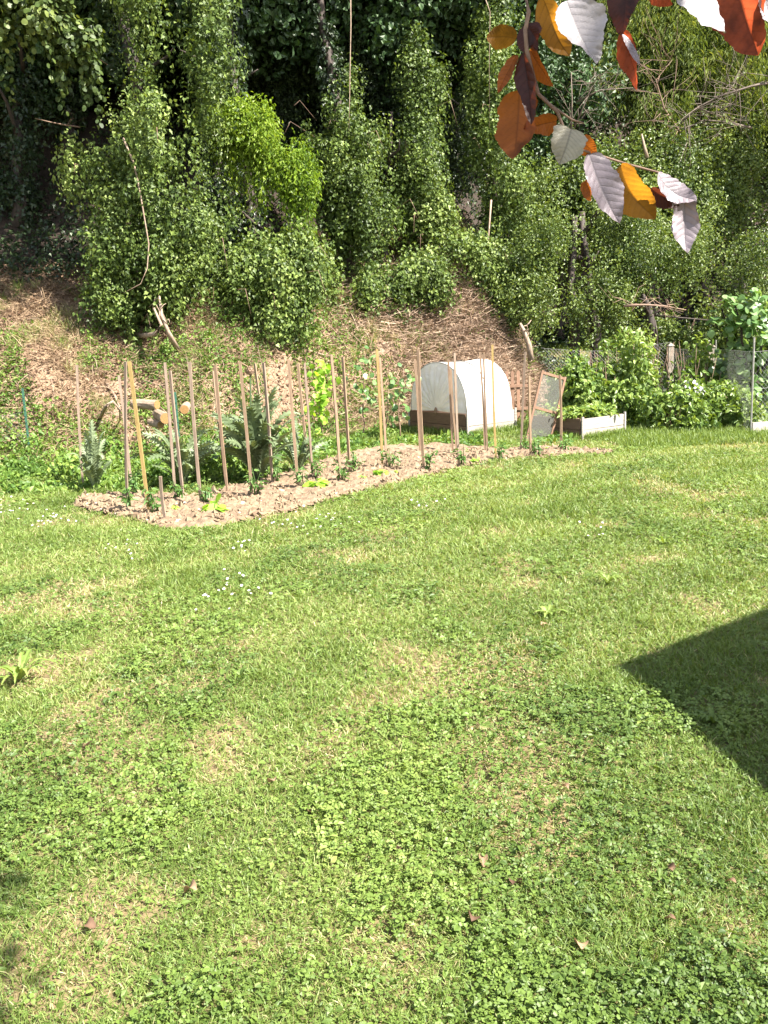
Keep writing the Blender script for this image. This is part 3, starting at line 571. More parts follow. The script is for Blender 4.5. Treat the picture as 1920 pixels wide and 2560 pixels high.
# ------------------------------------------------------------ dead branches and stems
def branch(name, label, cat, pxs, r, mat='deadwood', group=None, twigs=0, seed=1, tl=.8):
    random.seed(seed); pts = [D(*q) if len(q) == 3 else hit(*q)+np.array([0, 0, .06]) for q in pxs]
    m = MB(); k = len(pts); m.tube(pts, [r*(1-.65*i/(k-1)) for i in range(k)], 7, wob=.2)
    for i in range(twigs):
        j = random.randint(0, k-2); t = random.random(); s = pts[j]*(1-t)+pts[j+1]*t
        d = norm(np.array([random.gauss(0, 1), random.gauss(0, .5), random.gauss(.3, .8)])); l = tl*(.4+random.random()*.8)
        q = [s, s+d*l*.4+np.array([0, 0, .03]), s+d*l*.75+np.array([random.gauss(0, .08), 0, random.gauss(0, .08)]), s+d*l+np.array([random.gauss(0, .14), 0, random.gauss(0, .12)])]
        m.tube(q, [r*.3, r*.22, r*.15, r*.07], 4)
        if random.random() < .7:
            e = norm(d+np.array([random.gauss(0, .7), random.gauss(0, .3), random.gauss(0, .7)])); m.tube([q[1], q[1]+e*l*.35, q[1]+e*l*.6+np.array([0, 0, random.gauss(0, .05)])], [r*.25, r*.18, r*.08], 4)
    o = m.mesh(name, M[mat], True); loc = pts[0]; ob = link(name, o, None, None)
    me = ob.data; co = np.empty(len(me.vertices)*3, np.float32); me.vertices.foreach_get('co', co); co = co.reshape(-1, 3)-np.asarray(loc, np.float32); me.vertices.foreach_set('co', co.ravel()); ob.location = [float(c) for c in loc]
    return tag(ob, label, cat, group)
branch('vine_stem', 'pale bare vine stem curving down the big ivy column', 'vine stem', [(308,345,16.25),(335,410,16.2),(350,480,16.15),(362,550,16.15),(372,610,16.15),(368,670,16.1),(352,710,16.0),(310,732,15.95)], .017)
branch('vine_stem', 'thin straight vine stem hanging above the lit ivy column', 'vine stem', [(876,-60,19.4),(877,60,19.3),(875,180,19.3),(874,250,19.2),(872,330,19.2)], .013)
branch('vine_stem', 'slanting vine stem rising from the leaning ivy column', 'vine stem', [(1200,-40,20.8),(1225,30,20.8),(1223,150,20.9),(1224,320,21)], .012)
branch('vine_stem', 'twisted stem low on the slim ivied tree', 'vine stem', [(1228,500,21.0),(1222,580,20.9),(1216,650,20.85),(1208,690,20.8),(1222,735,20.8)], .022)
branch('dead_branch', 'pale forked dead branch standing on the bank below the ivy', 'branch', [(445,885),(420,830,16.2),(405,790,16.3),(398,740,16.4)], .05, seed=3, twigs=3, tl=.3)
branch('dead_branch', 'curved pale dead limb lying at the ivy foot', 'branch', [(345,852),(385,835,16.2),(404,812,16.2),(385,770,16.3)], .05, seed=4, twigs=1, tl=.3)
branch('dead_branch', 'bare twig poking out of the dark hollow at left', 'branch', [(200,318,17.4),(160,312,17.2),(125,305,17.1),(88,296,17.0)], .014, 'beechtwig', seed=5, twigs=2, tl=.3)
branch('dead_branch', 'arched pale branch on the bank left of the double stake', 'branch', [(252,1055),(265,1015,14.0),(282,1003,14.1),(300,1025,14.1),(300,1065)], .03, seed=6)
branch('dead_branch', 'short pale branch lying left of the artichoke', 'branch', [(268,972),(288,1000),(300,1030)], .03, seed=8)
branch('dead_tree', 'grey leaning dead trunk at the end of the brushwood ridge', 'trunk', [(1328,900,18.3),(1322,860,18.3),(1308,825,18.3),(1300,808,18.3)], .07, 'deadwood', seed=9, twigs=2, tl=.3)
branch('dead_branch', 'long thin branch lying across the upper bank', 'branch', [(640,842),(720,868),(800,895),(850,905)], .028, seed=10, twigs=4, tl=.4)
branch('dead_branch', 'dead branch on the brushwood heap behind the tunnel', 'branch', [(1130,872),(1170,862),(1210,850),(1260,856)], .022, seed=12, twigs=8, tl=.5)
branch('dead_branch', 'bleached twigs fanning over the ridge top', 'branch', [(1110,760),(1150,745),(1190,738),(1215,742)], .016, seed=13, twigs=10, tl=.6)
branch('bare_sapling', 'tall bare sapling stem in the twiggy gap', 'sapling', [(1428,330,24.5),(1430,250,24.5),(1428,180,24.5)], .028, 'greytwig', seed=14, twigs=4)
branch('bare_sapling', 'forked bare sapling right behind the big silver leaf', 'sapling', [(1435,320,24.5),(1470,240,24.5),(1490,180,24.5)], .024, 'greytwig', seed=15, twigs=20, tl=1.0)
branch('bare_sapling', 'horizontal spray of bare twigs above the lilac leaves', 'sapling', [(1440,255,25),(1500,225,25),(1580,220,25),(1620,230,25)], .02, 'greytwig', seed=16, twigs=16, tl=1.0)
branch('bare_sapling', 'grey bare bush leaning in from the right edge', 'sapling', [(1960,200,27),(1880,215,27),(1800,240,27),(1740,270,27),(1690,320,27)], .04, 'greytwig', seed=17, twigs=40, tl=1.5)
branch('bare_sapling', 'bare grey twigs spreading over the far slope', 'sapling', [(1880,320,27),(1820,305,27),(1760,300,27),(1700,330,27)], .03, 'greytwig', seed=18, twigs=22, tl=1.4)
branch('bare_sapling', 'reddish bare brush in the gap right of the rusty leaf', 'sapling', [(1700,330,28),(1660,270,28),(1640,200,28),(1680,150,28)], .028, 'beechtwig', seed=19, twigs=30, tl=1.4)
branch('tree_stub', 'pale broken stub standing on the far slope', 'trunk', [(1618,395,26.5),(1610,365,26.5),(1604,335,26.5)], .06, seed=20)
branch('dead_branch', 'bare branches arching over the gap beside the gnarled trunk', 'branch', [(1560,765,19.8),(1610,762,19.8),(1660,765,19.8),(1715,775,19.8)], .03, 'beechtwig', seed=21, twigs=14, tl=.5)
branch('gnarled_tree', 'gnarled grey trunk standing in the gap behind the bushes', 'trunk', [(1634,880,21),(1632,830,21),(1626,800,21),(1622,765,21),(1605,735,21)], .13, 'bark', seed=22, twigs=6, tl=.6)
branch('handrail', 'thin dark rail crossing the gap right of the gnarled trunk', 'rail', [(1635,788,21.2),(1700,794,21.2),(1790,802,21.2)], .025, 'bark', seed=23)
# ------------------------------------------------------------ cut logs
def log(label, u, v, y, r, l, ang, z=None):
    c = D(u, v, y); root = thing('cut_log', label, 'log', c, 'cut logs on the bank'); d = np.array([cos(ang), sin(ang), .05]); m = MB()
    r = r*.85; m.tube([c, c+d*l*.33, c+d*l*.7, c+d*l], [r, r*1.04, r*.98, r*.95], 12, wob=.12); m.build('bark', M['deadwood'], root, origin=c)
    e = MB(); e.tube([c-d*.008, c+d*.002], r*.93, 12); e.build('cut_end', M['logend'], root, origin=c)
log('thick log with an orange cut end facing the bed', 414, 1046, 14.2, .105, .6, 2.0)
log('small log with orange end right of the thick log', 461, 1024, 14.4, .085, .5, 1.7)
log('grey split log lying on top of the pile', 392, 1012, 14.3, .088, .45, 2.7)
log('half buried log lowest in the pile', 402, 1062, 14.3, .07, .4, 2.2)
# ------------------------------------------------------------ cold frame with tunnel
def plank_box(name, label, cat, base, l1, l2, h, pale_front=True, rows=2):
    c = np.array([base[0], base[1], 0.]); root = thing(name, label, cat, c); A, Bx, U = BOX_AX; th = .028
    def side(o, d, nrm, l, mat, lab):
        m = MB(); hh = h/rows
        for r in range(rows):
            m.box(o+d*l/2+U*(hh*(r+.5)-.01)+nrm*(.002*(r % 2)), (l-.004*r, th, hh-.008), np.array([d, np.cross(U, d), U]), r=.3+.4*random.random(), jit=.005)
        ob = m.build('side_board', mat, root, origin=c); ob['label'] = lab
    side(c, A, -Bx, l1, M['plankpale'], 'sunlit pale front boards'); side(c+Bx*th, Bx, -A, l2-th*2, M['plank'], 'shaded brown end boards')  # same boards all round: sunlight put into the front's tone, shade into the rest
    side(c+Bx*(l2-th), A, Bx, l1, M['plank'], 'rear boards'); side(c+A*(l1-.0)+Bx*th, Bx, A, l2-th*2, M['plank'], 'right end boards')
    m = MB()
    for p in ((-.018, -.018), (l1+.018, -.018), (-.018, l2-.01), (l1+.018, l2-.01)):
        m = MB(); m.box(c+A*p[0]+Bx*p[1]+U*(h/2+.01), (.03, .03, h+.02), BOX_AX, r=.6); m.build('corner_post', M['plankpale'], root, origin=c)
    s = MB(); X, Y = np.meshgrid(np.linspace(.03, l1-.03, 12), np.linspace(.04, l2-.06, 12)); vs = [c+A*a+Bx*b+U*(h-.09+random.random()*.02) for a, b in zip(X.ravel(), Y.ravel())]
    s.add(vs, [(j*12+i, j*12+i+1, j*12+i+13, j*12+i+12) for j in range(11) for i in range(11)]); s.build('soil', M['clod'], root, origin=c)
    return root, c
L1, L2, HB = 1.06, 1.62, .40
cf, cc = plank_box('raised_bed', 'raised plank bed under the white plastic tunnel', 'raised bed', B1, L1, L2, HB)
def filmmat():
    m, t = newmat('tunnel_film'); out = N_(t, 'ShaderNodeOutputMaterial'); tc = N_(t, 'ShaderNodeTexCoord')
    n = N_(t, 'ShaderNodeTexNoise', i_Scale=3.0, i_Detail=6.0, i_Distortion=1.0); t.links.new(tc.outputs['Object'], n.inputs[0])
    c = ramp(t, n.outputs[0], [(.3, (.60,.575,.56)), (.7, (.88,.87,.86))])
    pb = N_(t, 'ShaderNodeBsdfPrincipled', i_Roughness=.35); t.links.new(c, pb.inputs['Base Color'])
    bm = N_(t, 'ShaderNodeBump', i_Strength=.8, i_Distance=.05); t.links.new(n.outputs[0], bm.inputs['Height']); t.links.new(bm.outputs[0], pb.inputs['Normal'])
    tr = N_(t, 'ShaderNodeBsdfTranslucent'); tr.inputs[0].default_value = (.85,.80,.76,1); tp = N_(t, 'ShaderNodeBsdfTransparent'); tp.inputs[0].default_value = (.9, .88, .86, 1)
    m1 = N_(t, 'ShaderNodeMixShader'); m1.inputs[0].default_value = .18; m2 = N_(t, 'ShaderNodeMixShader'); m2.inputs[0].default_value = .12
    t.links.new(pb.outputs[0], m1.inputs[1]); t.links.new(tr.outputs[0], m1.inputs[2]); t.links.new(m1.outputs[0], m2.inputs[1]); t.links.new(tp.outputs[0], m2.inputs[2]); t.links.new(m2.outputs[0], out.inputs[0]); return m
def tunnel():
    A, Bx, U = BOX_AX; root = thing('plastic_tunnel', 'white plastic cloche tunnel stretched over hoops on the raised bed', 'cloche', cc+U*HB); film = filmmat()
    H = .86; W2 = L2-.08; org = cc+U*HB
    def arc(t): # t 0..1 from front to rear edge, slightly squared arch
        a = pi*t; x = -cos(a); z = sin(a); z = abs(z)**.8; return (.04+W2*(.5+.5*np.sign(x)*abs(x)**.92), H*z)
    na, nb = 48, 30; m = MB(); vs = []
    for j in range(nb+1):
        s = j/nb
        for i in range(na+1):
            t = i/na; b, z = arc(t); lo = max(0, 1-z/H); sag = -.025*sin(pi*s)*(z/H)
            wr = .022*sin(s*40+6*t)*lo**2+.008*sin(s*23+i*.7)*lo+.004*sin(i*1.9+j)
            fl = .03*lo**3*(1 if t > .5 else -1)
            vs.append(org+A*(.02+(L1-.04)*s)+Bx*(b+wr+fl)+U*(z+sag-.0-(.03*lo**4)))
    m.add(vs, [(j*(na+1)+i, j*(na+1)+i+1, (j+1)*(na+1)+i+1, (j+1)*(na+1)+i) for j in range(nb) for i in range(na)])
    m.build('cover_sheet', film, root, True, origin=org)
    for e, a0 in (('near', .018), ('far', L1-.018)):
        # gathered end: pleats converge to a tied point low in the middle
        m = MB(); vs = []; K = org+A*(a0+(-.02 if e == 'near' else .02))+Bx*(W2*.5+.04)+U*.02; nr = 10
        for j in range(nr+1):
            for i in range(na+1):
                b, z = arc(i/na); P0 = org+A*a0+Bx*b+U*z; q = j/nr; P = P0*(1-q)+K*q; pl = .028*sin(i*1.7)*sin(pi*min(q*1.1, 1))*(1-.4*q)+.05*sin(pi*q)
                vs.append(P-A*pl*(1 if e == 'near' else -1))
        m.add(vs, [(j*(na+1)+i, (j+1)*(na+1)+i, (j+1)*(na+1)+i+1, j*(na+1)+i+1) for j in range(nr) for i in range(na)])
        m.build('gathered_end', film, root, True, origin=org)
    for s in (.0, .5, 1.0):
        m = MB(); m.tube([org+A*(.02+(L1-.04)*s)+Bx*arc(i/24)[0]+U*(arc(i/24)[1]-.012) for i in range(25)], .009, 6); m.build('hoop', M['metal'], root, True, origin=org)
    kn = MB(); K = org-A*.035+Bx*(W2*.5+.04)+U*.03
    kn.tube([K+U*.05, K, K-U*.05], [.012, .03, .02], 8); kn.build('knot', M['clod'], root, origin=org)
tunnel()
rb2, c2 = plank_box('raised_bed', 'white fronted raised bed overflowing with leafy plants', 'raised bed', B2, .95, 1.15, .36)
def spray_plant(name, label, cat, base, n, L, spread, hgt, lf, mat, tm='leaf6', asp=.55, group=None, stem=True, pinn=4, r=.005, tone=0, sk=1.0):
    """stems radiating from the base, leaves along them"""
    base = np.asarray(base, float); root = thing(name, label, cat, base, group); m = MB(); P = []; T = []; Nn = []
    for i in range(n):
        a = random.random()*2*pi; rr = spread*(.35+.75*random.random()); h = hgt*(.45+.65*random.random()); tip = base+np.array([cos(a)*rr, sin(a)*rr, h]); mid = base+np.array([cos(a)*rr*.35, sin(a)*rr*.35, h*.65])
        pts = [base+np.array([cos(a), sin(a), 0])*.02, mid, tip]; m.tube(pts, [r, r*.8, r*.4], 5)
        for k in range(lf):
            t = .25+.75*(k+random.random()*.6)/lf; q = (1-t)**2*pts[0]+2*t*(1-t)*mid+t*t*tip; d = rdir(1)[0]; d[2] *= .4; P.append(q+d*L*.25); T.append(d+np.array([0, 0, -.25])); Nn.append(rdir(1)[0]*.5+np.array([.15, -.25, .8]))
    m.build('stem', M['tomato'], root, True, origin=base); k = len(P)
    LL = L*(.6+.7*RG.random(k))
    leaves('foliage', P, np.array(T), np.array(Nn), LL, LL*asp, tm, M[mat], np.clip(RG.random(k)*.8+.1+tone, 0, 1), root, base)
    return root
random.seed(31)
PL2 = ['leftmost leafy plant in the white fronted bed', 'leafy plant left of centre in the white fronted bed', 'middle leafy plant drooping over the white boards', 'leafy plant right of centre over the white boards', 'rightmost leafy plant spilling from the white fronted bed', 'leafy plant at the back left of the white fronted bed', 'leafy plant at the back right of the white fronted bed']
for i, (a, b) in enumerate(((.10,.25),(.3,.2),(.5,.15),(.68,.18),(.85,.2),(.25,.75),(.7,.75))):
    spray_plant('strawberry_plant', PL2[i], 'plant', c2+BOX_AX[0]*a*.95+BOX_AX[1]*b*1.15+np.array([0, 0, .28]), 16, .085, .26, .24, 9, 'rasp', asp=.6, group='leafy plants in the white fronted bed', tone=.25)
# low board bed at the right edge
bq = G(1880, 1085); m = MB(); ax = np.array([[.97,.22,0],[-.22,.97,0],[0,0,1.]])
m.box(bq+ax[0]*.85+np.array([0, 0, .09]), (1.7, .03, .18), ax, r=.7); o = m.build('board_edging', M['plankpale']); tag(o, 'low pale wooden board edging at the right edge of the lawn', 'board')
# ------------------------------------------------------------ leaning mesh frame and picket gate
def meshscreen_mat():
    m, t = newmat('mesh_screen'); out = N_(t, 'ShaderNodeOutputMaterial'); pb = N_(t, 'ShaderNodeBsdfPrincipled', i_Roughness=.6); pb.inputs['Base Color'].default_value = (.2,.2,.18,1)
    tp = N_(t, 'ShaderNodeBsdfTransparent'); mx = N_(t, 'ShaderNodeMixShader'); mx.inputs[0].default_value = .78
    t.links.new(pb.outputs[0], mx.inputs[1]); t.links.new(tp.outputs[0], mx.inputs[2]); t.links.new(mx.outputs[0], out.inputs[0]); return m
def screen():
    BL = G(1314, 1107); TL = D(1356, 928, 14.65); wv = np.array([.40, .14, 0.]); BR = BL+wv; TR = TL+wv
    root = thing('mesh_frame', 'red brown wooden mesh frame leaning beside the white fronted bed', 'frame', BL); U = norm(TL-BL); A = norm(wv); A = norm(A-(A@U)*U); Nn = np.cross(A, U); L = np.linalg.norm(TL-BL); w = .42
    ax = np.array([A, Nn, U])
    for s in (0, 1):
        m = MB(); m.box(BL+A*(w*s)+U*L/2, (.035, .028, L+.03), ax, r=.5+.2*s); m.build('stile', M['redwood'], root, origin=BL)
    for t in (.03, .5, .985):
        m = MB(); m.box(BL+A*w/2+U*L*t-Nn*.002, (w-.037, .026, .04), ax, r=.6); m.build('rail', M['redwood'], root, origin=BL)
    for a, b in ((.05, .48), (.52, .965)):
        m = MB(); m.box(BL+A*w/2+U*L*(a+b)/2, (w-.04, .003, L*(b-a)), ax); m.build('mesh_panel', SCREEN, root, origin=BL)
SCREEN = meshscreen_mat(); screen()
def gate():
    o0 = D(1268, 1020, 17.2); o0[2] = float(height(o0[0], o0[1])); root = thing('picket_gate', 'small wooden picket gate behind the tunnel', 'gate', o0)
    A = norm(np.array([.95, .2, 0])); U = np.array([0, 0, 1.]); tz = D(1280, 927, 17.2)[2]-o0[2]
    for i in range(4):
        m = MB(); h = tz+.0*i; p = o0+A*(.11*i); nn = np.cross(A, U); pts = []
        for s in (-1, 1):
            for (x, z) in ((-.03, 0), (.03, 0), (.03, h-.03), (.018, h-.008), (0, h), (-.018, h-.008), (-.03, h-.03)): pts.append(p+A*x+U*z+nn*.009*s)
        m.add(pts, [tuple(range(7)), tuple(range(13, 6, -1))]+[(k, (k+1) % 7, 7+(k+1) % 7, 7+k) for k in range(7)], r=random.random()); m.build('picket', M['redwood'], root, origin=o0)
    for z in (.3, .72):
        m = MB(); m.box(o0+A*.165+U*tz*z-np.cross(A, U)*-.022, (.46, .022, .05), np.array([A, np.cross(U, A), U]), r=.6); m.build('rail', M['redwood'], root, origin=o0)
gate()
# ------------------------------------------------------------ fence
FP = [D(1885, 843, 14.4), D(1777, 857, 17.0), D(1677, 856, 19.6)]
def post_concrete(label, top, w=.11):
    loc = np.array([top[0], top[1], 0.]); z0 = float(height(top[0], top[1])); root = thing('concrete_post', label, 'fence post', loc, 'concrete fence posts'); h = top[2]; m = MB()
    m.box(loc+np.array([0, 0, (h-.07+z0)/2]), (w, w, h-.07-z0), r=.5); m.build('post', M['concrete'], root, origin=loc)
    c = MB(); hh = w*.62; b = [loc+np.array([x*hh, y*hh, h-.07]) for x, y in ((-1,-1),(1,-1),(1,1),(-1,1))]; tp = loc+np.array([0, 0, h])
    c.add(b+[tp], [(0,1,4),(1,2,4),(2,3,4),(3,0,4),(3,2,1,0)]); c.build('pointed_cap', M['concrete'], root, origin=loc)
post_concrete('concrete post with pointed cap beside the round leaved shrub', FP[1]); post_concrete('concrete post with pointed cap just above the raspberry bushes', FP[2])
q = FP[0]; m = MB(); m.tube([(0, 0, 0), (.004, 0, q[2])], .016, 8); o = m.build('metal_post', M['metal']); o.location = (q[0], q[1], 0); tag(o, 'thin metal fence post rising from the lawn near the right edge', 'fence post')
q = D(1790, 850, 17.2); m = MB(); m.tube([(0, 0, 0), (0, 0, q[2])], .014, 8); o = m.build('metal_post', M['metal']); o.location = (float(q[0]), float(q[1]), 0); tag(o, 'thin dark stake right behind the concrete post', 'fence post')
def chain(name, label, a, b, z0, h, cell=.075, sag=.0, r=.0013):
    a = np.asarray(a, float); b = np.asarray(b, float); d = b-a; L = np.linalg.norm(d[:2]); d = d/L; m = MB()
    def P(s, z): return a+d*s+np.array([0, 0, z0+z-sag*sin(pi*min(max(s/L, 0), 1))*(z/h)+.006*sin(s*9+z*5)])
    n = int((L+h)/cell)+1
    for sg in (1, -1):
        for i in range(n+1):
            s0 = i*cell-(h if sg > 0 else 0); lo = max(0, -s0 if sg > 0 else s0-L); 
            zz = [z for z in np.linspace(0, h, 9) if 0 <= s0+sg*z <= L]
            if len(zz) > 1: m.tube([P(s0+sg*z, z) for z in zz], r, 3, cap=False)
    m2 = MB(); root = m.build(name, M['wire'])
    root.location = [float(c) for c in a]; me = root.data; co = np.empty(len(me.vertices)*3, np.float32); me.vertices.foreach_get('co', co); me.vertices.foreach_set('co', (co.reshape(-1, 3)-a.astype(np.float32)).ravel())
    tag(root, label, 'wire fence')
    for z in (.02, h*.55, h):
        m2 = MB(); m2.tube([P(s, z) for s in np.linspace(0, L, 14)], .0026, 4); m2.build('line_wire', M['wire'], root, origin=a)
pA = np.array([FP[0][0], FP[0][1], 0]); pB = np.array([FP[1][0], FP[1][1], 0]); pC = np.array([FP[2][0], FP[2][1], 0]); pD = np.array([3.4, 19.4, 0])
chain('chain_link_fence', 'chain link wire fence panel between the metal post and first concrete post', pA, pB, .02, 1.25)
chain('chain_link_fence', 'chain link wire fence panel between the two concrete posts', pB, pC, .02, 1.2, r=.0009)
chain('chain_link_fence', 'sagging grey wire netting below the dark trees behind the frame', pC, pD, .1, 1.25, sag=.12)
chain('chain_link_fence', 'wire fence running right behind the board edging', pA, pA+np.array([2.6, .6, 0]), .02, 1.25)
# green posts with light netting at the left
def gpost(label, x, y, zt):
    m = MB(); z0 = float(height(x, y)); m.box((0, 0, (zt-z0)/2-.1), (.035, .006, zt-z0+.2)); m.box((0, .016, (zt-z0)/2-.1), (.006, .028, zt-z0+.2))
    for k in range(9): m.box((0, -.007, .15+k*(zt-z0-.2)/9), (.02, .008, .015))
    o = m.build('green_post', M['green']); o.location = (float(x), float(y), z0); tag(o, label, 'post', 'green metal garden posts')
g1 = G(78, 1162); gt = D(74, 970, g1[1]); gpost('thin green metal post by the left edge with netting', g1[0], g1[1], gt[2])
g2 = D(449, 1120, 13.6); gt2 = D(447, 980, 13.6); gpost('dark green metal post beside the cut logs', g2[0], 13.6, gt2[2])
chain('garden_netting', 'light square garden netting sagging at the left edge', (g1[0]-3, g1[1]+.1, 0), (g1[0], g1[1], 0), .05, .78, cell=.10, sag=.15, r=.0013)
# ------------------------------------------------------------ raspberry bushes and round leaved shrub
def bush(name, label, c, r, n, L, mat='rasp', tm='leaf6', asp=.62, group=None, stems=14, tone=.0, per=36, rs=.15, h0=0):
    c = np.asarray(c, float); z0 = float(height(c[0], c[1])); loc = np.array([c[0], c[1], z0]); root = thing(name, label, 'bush', loc, group); m = MB()
    for i in range(stems):
        a = random.random()*2*pi; e = loc+np.array([cos(a)*r[0]*random.random(), sin(a)*r[1]*random.random(), r[2]*(1.1+.8*random.random())]); m.tube(trunk_path(loc+np.array([cos(a)*.12, sin(a)*.12, 0]), e, 5, .12), [.009, .008, .006, .005, .003], 5)
    m.build('stem', M['beechtwig'], root, True, origin=loc)
    P, T, N2, R, LL = mass([(loc+np.array([0, 0, r[2]*.95+h0]), np.array(r)), (loc+np.array([r[0]*.3, -r[1]*.2, r[2]*.55+h0]), np.array(r)*.85), (loc+np.array([-r[0]*.35, -r[1]*.1, r[2]*.5+h0]), np.array(r)*.8)], n, rs, per, L, drop=.35, tilt=.55, fill=120)
    k = P[:, 2] > z0+.02; P, T, N2, R, LL = P[k], T[k], N2[k], R[k], LL[k]
    leaves('foliage', P, T, N2, LL, LL*asp, tm, M[mat], np.clip(R+tone, 0, 1), root, loc); return root
random.seed(77)
RB = [('tallest raspberry bush in the middle of the clump', 1620, 16.4, (.66,.55,.80), 0), ('raspberry bush left of the tallest one', 1500, 16.2, (.55,.5,.72), .05), ('low raspberry bush right beside the leaning frame', 1430, 15.9, (.42,.4,.60), .05),
      ('raspberry bush with white blossom at its right', 1720, 16.0, (.56,.5,.78), .05), ('low light green bush at the right end of the clump', 1800, 15.4, (.5,.42,.30), .12), ('low light green bush before the tallest bush', 1690, 15.2, (.46,.36,.27), .12),
      ('raspberry bush filling the gap left of the concrete posts', 1570, 16.8, (.55,.5,.78), .05), ('raspberry bush directly in front of the concrete posts', 1690, 16.5, (.6,.5,.78), .05), ('light raspberry bush at the foot of the right concrete post', 1780, 16.0, (.5,.45,.52), .1)]
for lb, u, y, r, tn in RB:
    c = D(u, 1000, y); bush('raspberry_bush', lb, c, r, int(260*r[0]/.5), (.07, .12), group='raspberry bushes by the fence', tone=tn)
# white blossom / bag of petals in bush
def blossom():
    c = D(1738, 985, 15.35); root = thing('white_blossom', 'cluster of white blossom glowing at the right of the raspberry bushes', 'flowers', c); n = 70
    P = c+RG.normal(size=(n, 3))*np.array([.09, .05, .10]); o = leaves('blossoms', P, rdir(n), rdir(n)+np.array([.3, -.8, .6]), .045, .045, 'round', M['petal'], RG.random(n), root, c); o['kind'] = 'stuff'
    m = MB(); b = c.copy(); b[2] = 0; m.tube([b, b*.5+c*.5+np.array([.03, 0, 0]), c], [.01, .008, .005], 5); m.build('stem', M['beechtwig'], root, origin=c)
blossom()
def round_shrub():
    c = D(1880, 980, 16.2); z0 = 0.; loc = np.array([c[0], c[1], z0]); root = thing('round_leaved_shrub', 'tall shrub with big round pale leaves behind the wire at right', 'shrub', loc); m = MB()
    for i in range(5): m.tube(trunk_path(loc+np.array([random.uniform(-.15, .15), 0, 0]), loc+np.array([random.uniform(-.7, .7), random.uniform(-.4, .3), 2.0]), 7, .25), [.05, .045, .04, .03, .025, .02, .012], 7)
    m.build('trunk', M['bark'], root, True, origin=loc)
    bl = [px_blob(1870,800,110,35,16.0,.35), px_blob(1830,830,70,30,15.9,.3), px_blob(1900,880,70,45,16.1,.35), px_blob(1850,960,60,60,16.4,.35), px_blob(1890,1000,50,60,16.5,.4)]
    P, T, N2, R, L = mass(bl, 150, .14, 12, (.10, .15), drop=.15, tilt=.45, fill=40); N2 = N2+np.array([.2, -.3, .7])
    leaves('foliage', P, T, N2, L, L*.95, 'round', M['round'], R, root, loc)
round_shrub()
# dark hedge behind on the right, behind the gap
bush('hedge_bush', 'dark hedge bush beyond the path', D(1700, 840, 24), (1.6, .8, .7), 240, (.07, .12), 'shrub', rs=.3, per=30)
bush('hedge_bush', 'light green bush left of the gnarled trunk', D(1570, 850, 20.6), (.6, .5, .85), 200, (.05, .08), 'larch', asp=.6, rs=.2, per=36)
bush('hedge_bush', 'dark bush beyond the path at the right edge', D(1900, 840, 23), (1.5, .8, 1.5), 240, (.08, .13), 'shrub', rs=.3, per=30)
# ------------------------------------------------------------ artichokes
def artichoke(label, base, n, H, spread, bud=False, seed=0, yellow=0):
    random.seed(seed); base = np.asarray(base, float); root = thing('artichoke_plant', label, 'artichoke', base, 'artichoke plants behind the stakes'); V = []; F = []; R = []
    for i in range(n):
        a = random.random()*2*pi; rr = spread*(.35+.75*random.random()); h = H*(.45+.6*random.random())*(1.15-.4*rr/spread); d = np.array([cos(a), sin(a), 0]); sd = np.array([-sin(a), cos(a), 0]); U = np.array([0, 0, 1.])
        p0 = base+d*.03; p1 = base+d*rr*.25+U*h*.6; p2 = base+d*rr*.6+U*h*(.95+.15*random.random()); p3 = base+d*rr*(.9+.4*random.random())+U*h*(.7+.5*random.random()); k = 26; rv = random.random(); tw = random.gauss(0, .7)
        for j in range(k+1):
            t = j/k; q = (1-t)**3*p0+3*t*(1-t)**2*p1+3*t*t*(1-t)*p2+t**3*p3; tn = norm(3*(1-t)**2*(p1-p0)+6*t*(1-t)*(p2-p1)+3*t*t*(p3-p2)); s2 = norm(sd*cos(tw*t)+np.cross(tn, sd)*sin(tw*t)); nn = np.cross(s2, tn)
            env = (.010+.075*H*max(0, sin(pi*min(1, max(0, (t-.12)/.88))))**.8); lobe = 1 if j % 2 else .30; w = env*lobe
            for s in (-1, 0, 1): V.append(q+s2*s*w+tn*(.05*H*abs(s)*lobe)+nn*(.15*w*abs(s)) - (nn*.006 if s == 0 else 0)); R.append(min(1, max(0, rv*.7+.15+(.15 if s == 0 else 0)+.1*random.random()+yellow)))
        b = len(V)-(k+1)*3
        for j in range(k):
            for s in (0, 1): i0 = b+j*3+s; F.append((i0, i0+1, i0+4, i0+3))
    m = MB(); m.v = [tuple(q-base) for q in V]; m.f = F; m.r = R; m.build('foliage', M['artichoke'], root)
    if bud:
        m = MB(); tp = np.array([-.02, 0, H*1.25]); m.tube([(0, 0, 0), (-.06, 0, H*.6), tp], [.016, .013, .010], 7); st = m.build('stalk', M['artichoke'], root)
        m = MB(); m.tube([tp+np.array([0, 0, z]) for z in (-.005, .02, .05, .08, .10)], [.012, .045, .05, .035, .008], 10)
        for r_ in range(4):
            for k in range(9):
                a = 2*pi*(k+.5*(r_ % 2))/9; z = .01+.022*r_; rad = (.048, .052, .045, .03)[r_]; d = np.array([cos(a), sin(a), 0]); s = np.array([-sin(a), cos(a), 0]); m.add([tp+d*rad*.9+s*.015+np.array([0, 0, z]), tp+d*rad*.9-s*.015+np.array([0, 0, z]), tp+d*rad*1.3+np.array([0, 0, z+.04])], [(0,1,2)])
        m.build('bud', M['clod'], root)
artichoke('large dark artichoke plant with a bud on a stalk', G(648, 1205), 74, 1.08, .56, True, 5)
artichoke('silvery artichoke plant in front of the cut logs', G(460, 1215), 34, .86, .50, False, 6, .15)
artichoke('small pale artichoke plant right of the first stake', G(240, 1228), 26, .75, .27, False, 7, .25)
artichoke('artichoke plant at the right flank of the large one', G(745, 1185), 22, .62, .40, False, 8)
